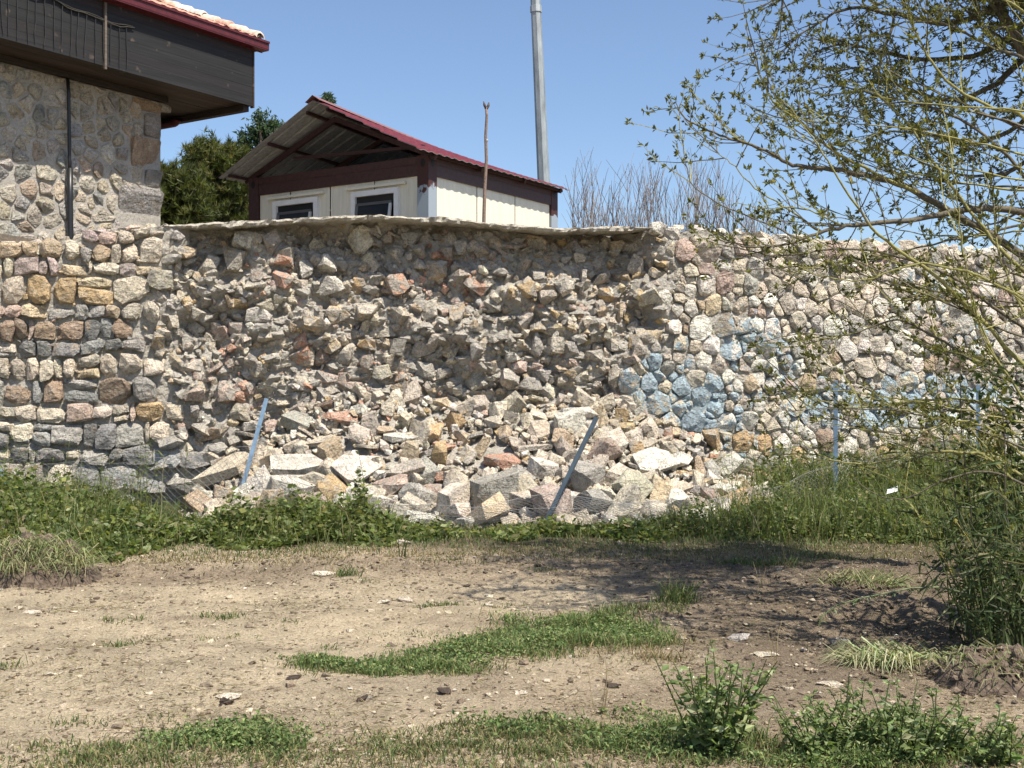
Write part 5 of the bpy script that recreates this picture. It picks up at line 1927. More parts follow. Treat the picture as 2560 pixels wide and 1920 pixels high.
for (px, py, wx, wy, h, pal, dens) in spots:
    n = max(25, int(dens * wx * wy * 3.14))
    x, y = ell(px, py, wx, wy, n)
    x, y = x + RNG.normal(0, 0.035, n), y + RNG.normal(0, 0.03, n)
    turf(g, x, y, h * np.clip(0.8 + 0.6 * fbm(x * 6, y * 6, 0, 2, 183), 0.3, 1.7), pal + [(1, (0.26, 0.24, 0.11))], 0.006, (0.2, 1.15))
    if pal is LUSH:
        m = n // 2
        x, y = ell(px, py, wx, wy, m)
        leaves(g, np.c_[x, y, gz(x, y) + R(0.008, h * 0.8, m)], np.c_[RNG.normal(0, 1, (m, 2)), R(0.1, 0.9, m)], R(0.014, 0.032, m), R(0.010, 0.02, m), pick(LUSH, m))
# thin half-dry sward along the lower edge of the picture and beyond it
n = 26000
x, y = R(-3.0, 2.6, n), 5.35 - np.abs(RNG.normal(0, 0.55, n))
keep = (y > 3.4) & (fbm(x * 1.7, y * 1.7, 0, 3, 131) + 0.25 * (5.2 - y) + 0.08 * x > R(-0.5, 0.7, n)) & (x > -2.2 + 0.8 * (y - 4.6))
turf(g, x[keep], y[keep], 0.05, MIX + [(3, (0.28, 0.23, 0.12))], 0.005, (0.4, 1.1))
tag(g.build('grass', M_GRASS), 'scattered grass tufts and thin sward on the dirt track', kind='stuff')

# mown verge in front of the heap
g = Acc()
n = 60000
x = R(-6.5, 7.5, n)
y = R(9.8, 15.0, n)
c = y - 0.06 * x
lowmask = sstep(10.3, 11.6, c + 0.5 * fbm(x * 1.1, y * 1.1, 0, 3, 141)) * 0.95
keep = (R(0, 1, n) < lowmask) & (mound(x, y) < 0.14)
x, y = x[keep], y[keep]
hh = 0.05 + 0.09 * sstep(11, 13.2, y)
turf(g, x, y, hh, MIX + [(2, (0.07, 0.11, 0.03))], 0.009, (0.2, 1.0))
n = 14000
x, y = R(-6.5, 7.0, n), 10.7 + RNG.normal(0, 0.45, n)
y = y + 0.06 * x
turf(g, x, y, 0.05, DRY, 0.007, (0.6, 1.15))
tag(g.build('grass', M_GRASS), 'mown grass verge with dry edge in front of the rubble', kind='stuff')

# dry stalks and straw lying flat on the dirt
g = Acc()
n = 80000
y = 4.2 + 7.0 * R(0, 1, n) ** 1.3
x = R(-0.55, 0.55, n) * y
dens = 0.25 + 0.9 * sstep(-0.2, 0.5, fbm(x * 1.3, y * 1.3, 0, 3, 151)) + 0.5 * sstep(5.6, 4.8, y)
k = R(0, 1.4, n) < dens
x, y = x[k], y[k]
n = len(x)
p = np.c_[x, y, gz(x, y) + R(0.002, 0.012, n)]
leaves2(g, p, np.c_[RNG.normal(0, 1, (n, 2)), R(-0.05, 0.3, n)], R(0.015, 0.065, n), R(0.002, 0.006, n), pick(DRY + [(6, (0.11, 0.082, 0.055)), (2, (0.42, 0.36, 0.25))], n))
tag(g.build('straw_litter', M_GRASS), 'dry straw and leaf litter strewn over the dirt track', kind='stuff')

# pebbles and crumbs of soil
g = Acc()
n = 6000
for i in range(n):
    yy = 4.4 + 7.2 * R(0, 1) ** 1.25
    xx = R(-0.5, 0.5) * yy
    V, Fc = CH[i % 8]
    s = R(0.004, 0.013) if R(0, 1) < 0.93 else R(0.013, 0.026)
    cl = tint(choose([(4, (0.40, 0.34, 0.25)), (0.12, (0.58, 0.53, 0.45)), (6, (0.20, 0.155, 0.11))]), 0.15)
    g.add(V @ rotmat(1)[0].T * s * np.array([1.3, 1.3, 0.8]) + (xx, yy, gz1(xx, yy) + s * 0.2), Fc, cl)
for i in range(4200):
    # clods along the tilled edge and in the churned patch under the willow
    if i % 2:
        xx = R(-6, 2)
        yy = 10.0 + 0.1 * xx + RNG.normal(0, 0.55)
    else:
        xx, yy = R(1.0, 3.8), R(5.8, 10.5)
    V, Fc = CH[i % 8]
    s = R(0.005, 0.016) if R(0, 1) < 0.93 else R(0.016, 0.03)
    g.add(V @ rotmat(1)[0].T * s * np.array([1.3, 1.3, 0.7]) + (xx, yy, gz1(xx, yy) + s * 0.1), Fc, tint((0.16, 0.125, 0.09), 0.25))
tag(g.build('pebbles', M_SOIL), 'pebbles and crumbs of soil scattered on the track', kind='stuff')

# ---- broad-leaved weeds along the wall
def weed_mass(name, label, spots, pal, dens=900, leaf=(0.04, 0.12), grassy=0.55):
    g = Acc()
    for (x0, y0, wx, wy, h) in spots:
        n = int(dens * wx * wy * 3.14)
        a = R(0, 2 * math.pi, n)
        r = np.sqrt(R(0, 1, n)) * (1 + 0.2 * np.sin(3 * a + x0 * 5))
        x, y = x0 + np.cos(a) * r * wx, y0 + np.sin(a) * r * wy
        hmax = h * np.clip(1.05 - r ** 2.2, 0.12, 1) * np.clip(0.85 + 0.55 * fbm(x * 2.6, y * 2.6, 0, 3, 161), 0.25, 1.5) * R(0.6, 1.15, n)
        # plants: a stalk with leaves up it
        k = 7
        X, Y, Hm = np.repeat(x, k), np.repeat(y, k), np.repeat(hmax, k)
        f = np.tile(np.linspace(0.25, 1.0, k), n) * R(0.85, 1.1, n * k)
        az = R(0, 2 * math.pi, n * k)
        d = np.c_[np.cos(az), np.sin(az), R(-0.2, 0.7, n * k)]
        pos = np.c_[X, Y, gz(X, Y) + Hm * f] + d * 0.02
        sz = R(leaf[0], leaf[1], n * k) * (1.15 - 0.45 * np.clip(f, 0, 1))
        leaves2(g, pos, d, sz, sz * R(0.4, 0.75, n * k), pick(pal, n * k))
        blades(g, np.c_[x, y, gz(x, y)], hmax * 0.95, R(0, 6.28, n), R(0.0, 0.2, n), np.full(n, 0.005), pick(pal, n))
        m = int(n * grassy)
        if m:
            a = R(0, 2 * math.pi, m)
            r = np.sqrt(R(0, 1, m))
            x, y = x0 + np.cos(a) * r * wx * 1.1, y0 + np.sin(a) * r * wy * 1.1
            blades(g, np.c_[x, y, gz(x, y)], h * R(0.5, 1.25, m) * np.clip(1.15 - r ** 3 * 0.5, 0.4, 1), R(0, 6.28, m), R(0.1, 0.8, m), R(0.006, 0.012, m), pick(pal + [(1, (0.14, 0.16, 0.06))], m))
    return tag(g.build(name, M_LEAF), label, kind='stuff')

WEED = [(4, (0.13, 0.17, 0.052)), (3, (0.185, 0.22, 0.08)), (2, (0.065, 0.095, 0.03)), (1, (0.28, 0.30, 0.16)), (1.5, (0.22, 0.235, 0.065)), (0.7, (0.28, 0.24, 0.13))]
weed_mass('weeds', 'dense broad-leaved weeds below the intact left wall', [(-6.0, 12.6, 0.9, 1.6, 0.60), (-5.1, 12.2, 0.9, 1.7, 0.64), (-4.4, 11.9, 0.7, 1.4, 0.46), (-3.9, 11.6, 0.6, 1.0, 0.32), (-5.4, 11.0, 0.9, 0.7, 0.34),
          (-4.3, 10.9, 0.7, 0.6, 0.30), (-6.4, 13.4, 0.8, 0.9, 0.55), (-5.2, 13.4, 1.0, 0.8, 0.6)], WEED, 300)
weed_mass('weeds', 'bushy green weeds in front of the rubble between the leaning posts', [(-2.75, 12.2, 0.55, 0.9, 0.34), (-2.2, 12.3, 0.55, 0.9, 0.46), (-1.75, 12.4, 0.45, 0.8, 0.46), (-1.35, 12.1, 0.4, 0.7, 0.24), (-0.8, 12.0, 0.35, 0.4, 0.14),
          (0.0, 12.0, 0.4, 0.4, 0.13), (0.45, 12.1, 0.4, 0.4, 0.20), (1.2, 12.0, 0.5, 0.4, 0.15), (-3.3, 12.1, 0.4, 0.6, 0.18)], WEED, 400)
weed_mass('weeds', 'tall grass and weeds below the blue-painted right wall', [(2.2, 12.6, 0.6, 0.7, 0.36), (2.9, 12.7, 0.7, 0.9, 0.52), (3.6, 12.8, 0.8, 1.0, 0.48), (4.4, 12.6, 0.8, 1.1, 0.46), (5.2, 13.0, 0.8, 1.2, 0.5), (3.6, 14.6, 0.9, 0.9, 0.75),
          (4.6, 14.8, 1.0, 1.0, 0.85), (5.8, 15.0, 1.0, 1.2, 0.9), (6.6, 14.2, 0.9, 1.4, 0.7), (1.7, 12.4, 0.5, 0.5, 0.26)], WEED + [(2, (0.12, 0.15, 0.06))], 280, (0.035, 0.085), 1.1)

g = Acc()
for k in range(70):
    x0 = R(-6.3, -3.6) if k % 3 else R(2.2, 6.2)
    y0 = R(12.2, 13.9)
    L = R(0.55, 1.0)
    st = grow(g, (x0, y0, gz1(x0, y0)), (R(-0.2, 0.2), R(-0.2, 0.2), 1), L, 0.005, 7, 0.06, 0.0, tint(choose([(3, (0.15, 0.19, 0.07)), (1, (0.30, 0.26, 0.14))]), 0.1), 3, 0.4)
    for j in range(2, 8):
        m = 3
        leaves(g, np.tile(st[j], (m, 1)), np.c_[RNG.normal(0, 1, (m, 2)), R(-0.5, 0.8, m)], R(0.05, 0.14, m), R(0.008, 0.016, m), pick(WEED, m))
tag(g.build('weeds', M_LEAF), 'tall thin stalks standing out of the weed strip by the wall', kind='stuff')

# ---- single plants
def weed_plant(name, label, c, H, stems, spread, pal, leaf=(0.03, 0.07), nl=14, group=None, tips=None):
    c = np.array([c[0], c[1], float(gz(c[0], c[1])) - 0.01])
    T = thing(name, label, 'weed', c, group)
    st, lv = Acc(), Acc()
    for i in range(stems):
        az = R(0, 6.28)
        d = (math.cos(az) * spread, math.sin(az) * spread, 1)
        L = H * R(0.55, 1.1)
        pts = grow(st, c + np.array([R(-0.05, 0.05), R(-0.05, 0.05), 0]) * (1 + spread), d, L, 0.0055, 7, 0.08, 0.05, tint((0.10, 0.14, 0.05), 0.1), 4, 0.35)
        k = np.sort(R(0.12, 1.0, nl))
        idx = np.clip((k * 7).astype(int), 0, 6)
        pos = pts[idx] + (pts[np.clip(idx + 1, 0, 7)] - pts[idx]) * (k * 7 - idx)[:, None]
        aa = R(0, 6.28, nl)
        dd = np.c_[np.cos(aa), np.sin(aa), R(-0.1, 0.8, nl)]
        sz = R(leaf[0], leaf[1], nl) * (1.2 - 0.55 * k)
        leaves(lv, pos, dd, sz, sz * R(0.35, 0.6, nl), pick(pal, nl))
        if tips:
            m = 10
            leaves(lv, pts[-1] + RNG.normal(0, 0.012, (m, 3)), RNG.normal(0, 1, (m, 3)) + (0, 0, 0.5), 0.014, 0.009, pick(tips, m))
    st.build('stems', M_LEAF, T)
    lv.build('leaves', M_LEAF, T)
    return T
FP = [(4, (0.19, 0.25, 0.095)), (3, (0.26, 0.32, 0.14)), (2, (0.11, 0.16, 0.06)), (1.5, (0.34, 0.38, 0.22))]
weed_plant('weed_plant', 'tall bushy weed in the foreground, left of the lower right weed clump', (0.88, 5.0), 0.46, 36, 0.50, FP, (0.028, 0.08), 22)
for i, (dx, dy, h) in enumerate(((0.0, 0.0, 0.30), (0.18, 0.10, 0.34), (0.34, 0.0, 0.36), (0.52, 0.08, 0.30), (0.70, -0.02, 0.24))):
    weed_plant('weed_plant', ('leftmost', 'second', 'middle', 'fourth', 'rightmost')[i] + ' of the five low weeds side by side at the lower right', (1.34 + dx, 5.05 + dy), h, 24, 0.8, FP, (0.02, 0.06), 24, 'low weeds at the lower right')
weed_plant('weed_plant', 'single tall weed rising in front of the flat slabs of the heap', (-1.63, 12.35), 0.95, 5, 0.10, WEED, (0.05, 0.10), 12)
weed_plant('weed_plant', 'thin pale weed with yellow tips by the left wall', (-4.15, 12.9), 0.78, 5, 0.12, WEED, (0.03, 0.06), 9, None, [(1, (0.30, 0.32, 0.08))])
weed_plant('weed_plant', 'slim dried weed standing alone at the track edge before the heap', (-0.98, 10.35), 0.28, 4, 0.08, [(2, (0.16, 0.14, 0.06)), (1, (0.10, 0.12, 0.04))], (0.02, 0.04), 7)
weed_plant('weed_plant', 'yellow-green flowering weed left of the left leaning post', (-3.95, 12.1), 0.55, 10, 0.3, WEED, (0.03, 0.06), 12, None, [(1, (0.24, 0.26, 0.03))])
for i, (px, py, h) in enumerate(((1500, 1800, 0.24), (1935, 1660, 0.22), (1970, 1430, 0.3), (1900, 1470, 0.18))):
    c = G(px, py)
    a = Acc()
    for k in range(4):
        grow(a, c + (R(-0.02, 0.02), R(-0.02, 0.02), 0), (R(-0.3, 0.3), R(-0.3, 0.3), 1), h * R(0.8, 1.2), 0.003, 6, 0.07, 0, tint((0.30, 0.24, 0.13), 0.1), 3, 0.4)
    tag(a.build('dry_stalk', M_GRASS), ('thin dry stalks left of the bushy foreground weed', 'bleached dry stalks behind the bushy foreground weed', 'thin dry stem standing in the willow shade', 'short dry stem in the willow shade nearer the grass crescent')[i], 'dry stalk')

# ---- uprooted clumps
def clump(label, c, rx, ry, h, nblade, dirn, pal, blade=(0.15, 0.4)):
    c = np.array([c[0], c[1], float(gz(c[0], c[1]))])
    T = thing('uprooted_clump', label, 'grass clump', c)
    a = Acc()
    t = np.linspace(0, 2 * math.pi, 40)[:-1]
    rr = np.linspace(0, 1, 14)
    A, B = np.meshgrid(t, rr, indexing='ij')
    X, Y = c[0] + np.cos(A) * B * rx, c[1] + np.sin(A) * B * ry
    Z = c[2] - 0.04 + (h + 0.04) * (1 - B ** 2) ** 0.8 + 0.4 * h * fbm(X * 7, Y * 7, 0, 4, 171) * (1 - B ** 4)
    i, j = np.meshgrid(np.arange(39), np.arange(13), indexing='ij')
    q, q2 = (i * 14 + j).ravel(), (((i + 1) % 39) * 14 + j).ravel()
    a.add(np.stack([X, Y, Z], -1).reshape(-1, 3), np.stack([q, q + 1, q2 + 1, q2], -1), (0.125, 0.095, 0.07))
    for k in range(160):
        V, Fc = CH[k % 8]
        s = R(0.006, 0.022)
        al, be = R(0, 6.28), R(0, 1) ** 0.5
        a.add(V @ rotmat(1)[0].T * s + (c[0] + math.cos(al) * be * rx, c[1] + math.sin(al) * be * ry, c[2] + h * max(0.0, 1 - be ** 2) ** 0.8), Fc, tint((0.14, 0.108, 0.08), 0.2))
    a.build('soil', M_SOIL, T)
    g = Acc()
    n = nblade
    al, be = R(0, 6.28, n), np.sqrt(R(0, 1, n)) * 0.85
    base = np.c_[c[0] + np.cos(al) * be * rx, c[1] + np.sin(al) * be * ry, c[2] + h * np.clip(1 - be ** 2, 0, 1) ** 0.8]
    L = R(blade[0], blade[1], n)
    az = dirn + RNG.normal(0, 1.1, n)
    # long flopped blades that hang over the soil
    d = np.c_[np.cos(az), np.sin(az), R(0.1, 0.8, n)]
    d = unit(d)
    m = base + d * (L * 0.5)[:, None]
    tip = m + unit(d + np.array([0, 0, -1.2])) * (L * 0.55)[:, None]
    tip[:, 2] = np.maximum(tip[:, 2], c[2] + 0.01)
    sd = unit(np.cross(d, RNG.normal(size=(n, 3)))) * R(0.002, 0.0045, n)[:, None]
    V = np.stack([base - sd, base + sd, m + sd, m - sd, tip], 1).reshape(-1, 3)
    k = np.arange(n)[:, None] * 5
    g.add(V, [k + np.array([0, 1, 2, 3]), k + np.array([3, 2, 4])], np.repeat(pick(pal, n), 5, 0))
    g.build('blades', M_GRASS, T)
STRAW = [(3, (0.24, 0.25, 0.12)), (3, (0.17, 0.20, 0.08)), (2, (0.34, 0.31, 0.17)), (1, (0.10, 0.13, 0.05))]
c_ = G(70, 1452)
clump('uprooted grass tussock lying on dark soil below the left weeds', c_, 0.62, 0.42, 0.27, 1000, -1.2, STRAW, (0.15, 0.38))
c_ = G(2480, 1700)
clump('torn-up soil mound with roots at the foot of the willow', c_, 0.36, 0.30, 0.16, 160, -2.2, STRAW, (0.08, 0.2))
c_ = G(2240, 1655)
clump('pale cut reeds heaped on the ground left of the willow foot', c_, 0.34, 0.16, 0.05, 480, 3.6, [(3, (0.34, 0.34, 0.19)), (2, (0.22, 0.27, 0.12)), (2, (0.42, 0.40, 0.26))], (0.12, 0.36))
c_ = G(2150, 1462)
clump('small heap of yellowed cut grass in the willow shade', c_, 0.42, 0.2, 0.07, 240, 0.5, STRAW, (0.12, 0.34))

# ---- stones lying on the track
GS = [(808, 1440, 0.24, 0.25, CREAM, 'flat white stone on the track behind the small dark tuft'), (79, 1542, 0.14, 0.3, CREAM, 'pale flat stone on the track near the left edge'),
      (135, 1702, 0.09, 0.4, CREAM, 'small white stones flush with the dirt at lower left'), (575, 1750, 0.16, 0.2, CREAM, 'flat cream stone in the dirt above the lower left grass'),
      (1301, 1749, 0.10, 0.25, CREAM, 'white sliver of stone below the grass crescent'), (1220, 1476, 0.10, 0.3, CREAM, 'white stone at the tip of the willow shadow'),
      (958, 1513, 0.11, 0.6, CREAM, 'lumpy cream stone in mid track'), (1012, 1500, 0.15, 0.5, BEIGE, 'beige stone right of the lumpy cream stone'),
      (1012, 1366, 0.20, 0.6, BEIGE, 'beige stone in the grass at the verge behind the dried weed'), (1224, 1507, 0.12, 0.3, BEIGE, 'grey-white stone in the willow shadow edge'),
      (921, 1766, 0.045, 0.6, CREAM, 'tiny white stone left of the dark clod'), (1852, 1583, 0.17, 0.5, GREY, 'grey-white stone in the willow shade, left of its twin'),
      (2098, 1602, 0.17, 0.6, GREY, 'rough grey stone in the willow shade'), (1913, 1630, 0.17, 0.25, CREAM, 'flat white stone beside the bleached stalks'),
      (2075, 1709, 0.15, 0.25, CREAM, 'long flat white stone right of the bushy weed'), (1708, 1576, 0.07, 0.4, CREAM, 'small white stone right of the grass crescent'),
      (1973, 1715, 0.05, 0.6, CREAM, 'small cream stone left of the long flat white stone'), (2500, 1880, 0.08, 0.4, CREAM, 'white stone at the lower right corner')]
for i, (px, py, w, fl, c, lb) in enumerate(GS):
    p = G(px, py)
    p[2] = float(gz(p[0], p[1])) + 0.0
    o = place_rock('ground_stone', RK[(i * 5) % len(RK)], p + (0, 0, w * fl * 0.12), (R(-0.1, 0.1), R(-0.1, 0.1), R(-0.5, 0.5)), (w * 0.5, w * 0.5, w * 0.5 * fl), tint(c, 0.05))
    tag(o, lb, 'stone')
for i, (px, py, w, lb) in enumerate(((734, 1708, 0.07, 'dark clod of soil left of the grass crescent tip'), (1111, 1746, 0.08, 'dark clod below the middle of the grass crescent'), (1532, 1723, 0.06, 'dark clod beside the thin dry stalks'),
                                     (565, 1765, 0.07, 'dark clod beside the flat cream stone'), (905, 1768, 0.07, 'dark clod right beside the tiny white stone'))):
    p = G(px, py)
    p[2] = float(gz(p[0], p[1]))
    V, Fc, _ = RK[(i * 7 + 2) % len(RK)]
    V = V + 0.25 * np.stack([fbm(V[:, 0] * 3 + i, V[:, 1] * 3, V[:, 2] * 3, 3, 7 + k) for k in range(3)], -1)
    o = ob('soil_clod', mesh_np('soil_clod', V * (w * 0.6, w * 0.6, w * 0.35) + p + (0, 0, w * 0.15), Fc, np.tile((0.06, 0.045, 0.035), (len(V), 1))), M_SOIL)
    tag(o, lb, 'clod')
# scraps
p = P(2232, 1228, 13.0)
a = Acc()
a.add(np.array([p + (-0.07, 0, -0.03), p + (0.06, 0.02, 0.0), p + (0.07, 0.04, 0.06), p + (-0.05, 0.03, 0.02), p + (0.0, 0.05, 0.03)]), np.array([[0, 1, 4], [1, 2, 4], [2, 3, 4], [3, 0, 4]]), (0.75, 0.76, 0.74))
tag(a.build('paper_scrap', M_PLASTIC), 'white scrap of litter caught in the weeds behind the willow', 'litter')
p = G(1880, 1748)
a = Acc()
a.add(np.array([p + (-0.018, 0, 0.0), p + (0.02, -0.01, 0.002), p + (0.012, 0.02, 0.012), p + (-0.012, 0.02, 0.016), p + (0.0, 0.01, 0.02)]), np.array([[0, 1, 4], [1, 2, 4], [2, 3, 4], [3, 0, 4]]), (0.35, 0.52, 0.65))
tag(a.build('plastic_scrap', M_PLASTIC), 'pale blue plastic scrap right of the bushy foreground weed', 'litter')

# ------------------------------------------------------------------ the willow on the right
YB = (0.24, 0.225, 0.085)        # yellow-green young bark
DB = (0.12, 0.105, 0.075)      # old bark
WL = [(4, (0.15, 0.155, 0.046)), (3, (0.20, 0.20, 0.062)), (2, (0.085, 0.092, 0.03)), (1, (0.28, 0.26, 0.085))]
class Tree:
    def __init__(s, name, label, cat, base):
        s.T = thing(name, label, cat, base)
        s.tk, s.tw, s.lv = Acc(), Acc(), Acc()
        s.ros = []
    def limb(s, path, r0, r1, col, sides=7):
        """path of (px, py, depth) -> smooth limb; returns points"""
        W = np.array([P(*p) for p in path])
        t = np.linspace(0, 1, len(W))
        tt = np.linspace(0, 1, len(W) * 4)
        # Catmull-Rom through the points
        out = []
        for u in tt:
            x = u * (len(W) - 1)
            i = min(int(x), len(W) - 2)
            f = x - i
            p0, p1, p2, p3 = W[max(i - 1, 0)], W[i], W[i + 1], W[min(i + 2, len(W) - 1)]
            out.append(0.5 * ((2 * p1) + (-p0 + p2) * f + (2 * p0 - 5 * p1 + 4 * p2 - p3) * f * f + (-p0 + 3 * p1 - 3 * p2 + p3) * f ** 3))
        out = np.array(out) + RNG.normal(0, 0.004, (len(out), 3))
        (s.tk if r0 > 0.012 else s.tw).tube(out, r0 + (r1 - r0) * tt ** 0.8, sides, col, False)
        return out
    def rosette(s, q, d, n=4, L=(0.022, 0.050)):
        s.ros.append((q[0], q[1], q[2], d[0], d[1], d[2], n, L[0], L[1]))
    def twigs(s, pts, n, L, col, t0=0.15, spread=0.7, up=0.25, leafn=(3, 6), second=0.5, droop=0.0):
        for _ in range(n):
            x = R(t0, 1.0) * (len(pts) - 2)
            i = int(x)
            q = pts[i] + (pts[i + 1] - pts[i]) * (x - i)
            d = unit((pts[i + 1] - pts[i])[None])[0]
            d = d + RNG.normal(0, spread, 3) + np.array([0, 0, up])
            ln = R(*L)
            tw = grow(s.tw, q, d, ln, 0.0035 + 0.003 * ln, 6, 0.10, 0.05 - droop, col if R(0, 1) < 0.8 else DB, 3, 0.4)
            for k in range(1, 7):
                if R(0, 1) < 0.5:
                    s.rosette(tw[k], tw[k] - tw[k - 1], RNG.integers(*leafn) + 2)
            s.rosette(tw[-1], tw[-1] - tw[-2], 7)
            if R(0, 1) < second:
                for _k in range(RNG.integers(1, 4)):
                    j = RNG.integers(2, 6)
                    d2 = tw[j] - tw[j - 1]
                    t2 = grow(s.tw, tw[j], unit(d2[None])[0] + RNG.normal(0, 0.6, 3), ln * R(0.25, 0.55), 0.003, 4, 0.12, 0.06 - droop, col, 3, 0.5)
                    for k in range(1, 5):
                        if k % 2 == 0:
                            s.rosette(t2[k], t2[k] - t2[k - 1], RNG.integers(*leafn) + 2)
    def done(s):
        A = np.array(s.ros, float)
        A = np.repeat(A, A[:, 6].astype(int), axis=0)
        n = len(A)
        pos = A[:, :3] + RNG.normal(0, 0.006, (n, 3))
        dd = unit(A[:, 3:6]) * 0.5 + RNG.normal(0, 0.55, (n, 3)) + np.array([0, 0, 0.15])
        LL = A[:, 7] + (A[:, 8] - A[:, 7]) * R(0, 1, n)
        leaves(s.lv, pos, dd, LL, LL * R(0.32, 0.5, n), pick(WL, n))
        print('leaves', n)
        s.tk.build('trunk', M_BARK, s.T, True)
        s.tw.build('twigs', M_BARK, s.T)
        s.lv.build('crown', M_LEAF, s.T)

def D(path, y0, y1):
    n = len(path)
    return [(x, y, y0 + (y1 - y0) * i / (n - 1)) for i, (x, y) in enumerate(path)]
base = np.array([3.22, 7.25, 0.0])
W1 = Tree('willow_tree', 'spreading willow with yellow-green shoots at the right edge of the track', 'tree', base)
for dx, tip, r in ((0.0, (2640, 560, 7.9), 0.075), (0.12, (2720, 250, 7.6), 0.085), (-0.08, (2620, 980, 7.2), 0.05)):
    q = P(*tip)
    b0 = base + (dx, 0.05, -0.05)
    m = b0 * 0.5 + q * 0.5 + np.array([0.12, 0, 0.1])
    W1.tk.tube(np.array([b0, b0 * 0.75 + m * 0.25, m, q * 0.7 + m * 0.3, q]), np.linspace(r, r * 0.6, 5), 9, DB, False)
LB = [
    (D([(2660, 600), (2559, 534), (2470, 523), (2386, 527), (2293, 549), (2145, 561), (2061, 578), (1976, 608), (1890, 618), (1800, 600)], 7.9, 7.3), 0.032, 0.004, DB, 34),
    (D([(2640, 690), (2480, 590), (2327, 502), (2251, 460), (2166, 439), (2082, 424), (2023, 420), (1972, 409), (1913, 376), (1837, 350), (1778, 329), (1715, 295), (1690, 258)], 8.0, 7.8), 0.030, 0.003, DB, 40),
    (D([(2290, 482), (2200, 440), (2082, 376), (1998, 304), (1934, 253), (1900, 190), (1878, 140)], 7.9, 7.7), 0.014, 0.003, YB, 22),
    (D([(2640, 1010), (2500, 850), (2352, 700), (2209, 599), (2145, 519), (2080, 420), (2020, 330), (1950, 240)], 7.1, 6.9), 0.017, 0.002, YB, 14),
    (D([(2700, 480), (2559, 295), (2480, 270), (2377, 211), (2320, 140), (2293, 84), (2255, 0)], 7.4, 7.3), 0.016, 0.004, YB, 26),
    (D([(2640, 1270), (2559, 1195), (2483, 1144), (2398, 1131), (2293, 1131), (2187, 1159), (2090, 1152), (2019, 1115), (1964, 1039)], 7.0, 7.2), 0.013, 0.002, YB, 12),
    (D([(2660, 880), (2500, 780), (2377, 690), (2240, 640), (2100, 622), (1950, 640), (1830, 618), (1740, 622)], 7.6, 7.4), 0.014, 0.002, DB, 18),
    (D([(2640, 1000), (2480, 930), (2330, 840), (2240, 800), (2120, 838), (2000, 835), (1900, 855)], 7.8, 7.9), 0.013, 0.002, DB, 16),
    (D([(2640, 1080), (2480, 1010), (2300, 1000), (2150, 1020), (2050, 1000), (1960, 960)], 7.2, 7.4), 0.011, 0.002, YB, 14),
    (D([(2660, 760), (2520, 640), (2420, 520), (2330, 400), (2260, 300), (2180, 230), (2090, 190)], 7.6, 7.9), 0.016, 0.003, YB, 26),
    (D([(2680, 640), (2560, 440), (2450, 330), (2330, 270), (2200, 240), (2100, 215), (2020, 230)], 7.9, 8.2), 0.016, 0.003, DB, 26),
    (D([(2640, 800), (2470, 700), (2300, 660), (2160, 700), (2060, 690), (1980, 660)], 7.0, 7.0), 0.010, 0.002, YB, 14),
    (D([(2650, 1150), (2560, 1000), (2470, 860), (2420, 700), (2400, 560), (2380, 420), (2345, 300)], 7.0, 7.1), 0.011, 0.002, YB, 16),
    (D([(2620, 1200), (2500, 1090), (2390, 1050), (2270, 1090), (2180, 1060), (2120, 960)], 6.9, 7.0), 0.009, 0.002, YB, 12),
    (D([(2700, 300), (2580, 160), (2480, 120), (2360, 60), (2250, 60), (2150, 100)], 7.8, 8.0), 0.016, 0.003, DB, 30),
    (D([(2700, 200), (2600, 60), (2480, -20), (2380, -60)], 7.4, 7.5), 0.014, 0.004, YB, 18),
    (D([(2600, 1230), (2480, 1180), (2360, 1200), (2260, 1250), (2180, 1230), (2130, 1190)], 6.8, 7.0), 0.008, 0.002, DB, 8),
    (D([(2640, 900), (2560, 780), (2500, 640), (2480, 500), (2440, 380)], 7.4, 7.6), 0.012, 0.003, YB, 18),
    (D([(2560, 560), (2380, 600), (2200, 640), (2080, 660), (1990, 700)], 8.2, 8.3), 0.010, 0.002, DB, 14),
    (D([(2050, 580), (1980, 530), (1900, 480), (1840, 420), (1790, 380), (1710, 330)], 7.5, 7.6), 0.007, 0.002, YB, 10),
    (D([(2100, 560), (2000, 520), (1900, 520), (1840, 505)], 7.5, 7.4), 0.006, 0.002, YB, 10),
    (D([(2000, 600), (1920, 560), (1820, 520), (1740, 470), (1712, 400), (1708, 345)], 7.4, 7.5), 0.007, 0.002, DB, 8),
]
for (path, r0, r1, col, n) in LB:
    pts = W1.limb(path, r0, r1, col)
    W1.twigs(pts, int(n * 0.68), (0.18, 0.62), YB if R(0, 1) < 0.65 else DB, 0.1, 0.62, 0.2, (2, 5), 0.4)
    W1.rosette(pts[-1], pts[-1] - pts[-2], 6)
# many slender shoots that lean left out of the stools
for k in range(26):
    y0 = R(250, 1230)
    L = R(250, 760)
    rise = R(-0.05, 0.75) * L * (1 if y0 > 500 else 0.6)
    x0 = R(2570, 2680)
    bow = R(-60, 60)
    pth = [(x0 - L * t, y0 - rise * t + bow * math.sin(math.pi * t), R(6.8, 8.4)) for t in np.linspace(0, 1, 5)]
    yy = R(6.8, 8.3)
    pth = [(x, y, yy + 0.1 * i) for i, (x, y, _) in enumerate(pth)]
    pts = W1.limb(pth, R(0.005, 0.010), 0.002, YB if R(0, 1) < 0.75 else DB, 4)
    W1.twigs(pts, int(L / 60), (0.12, 0.4), YB, 0.25, 0.55, 0.15, (2, 4), 0.25)
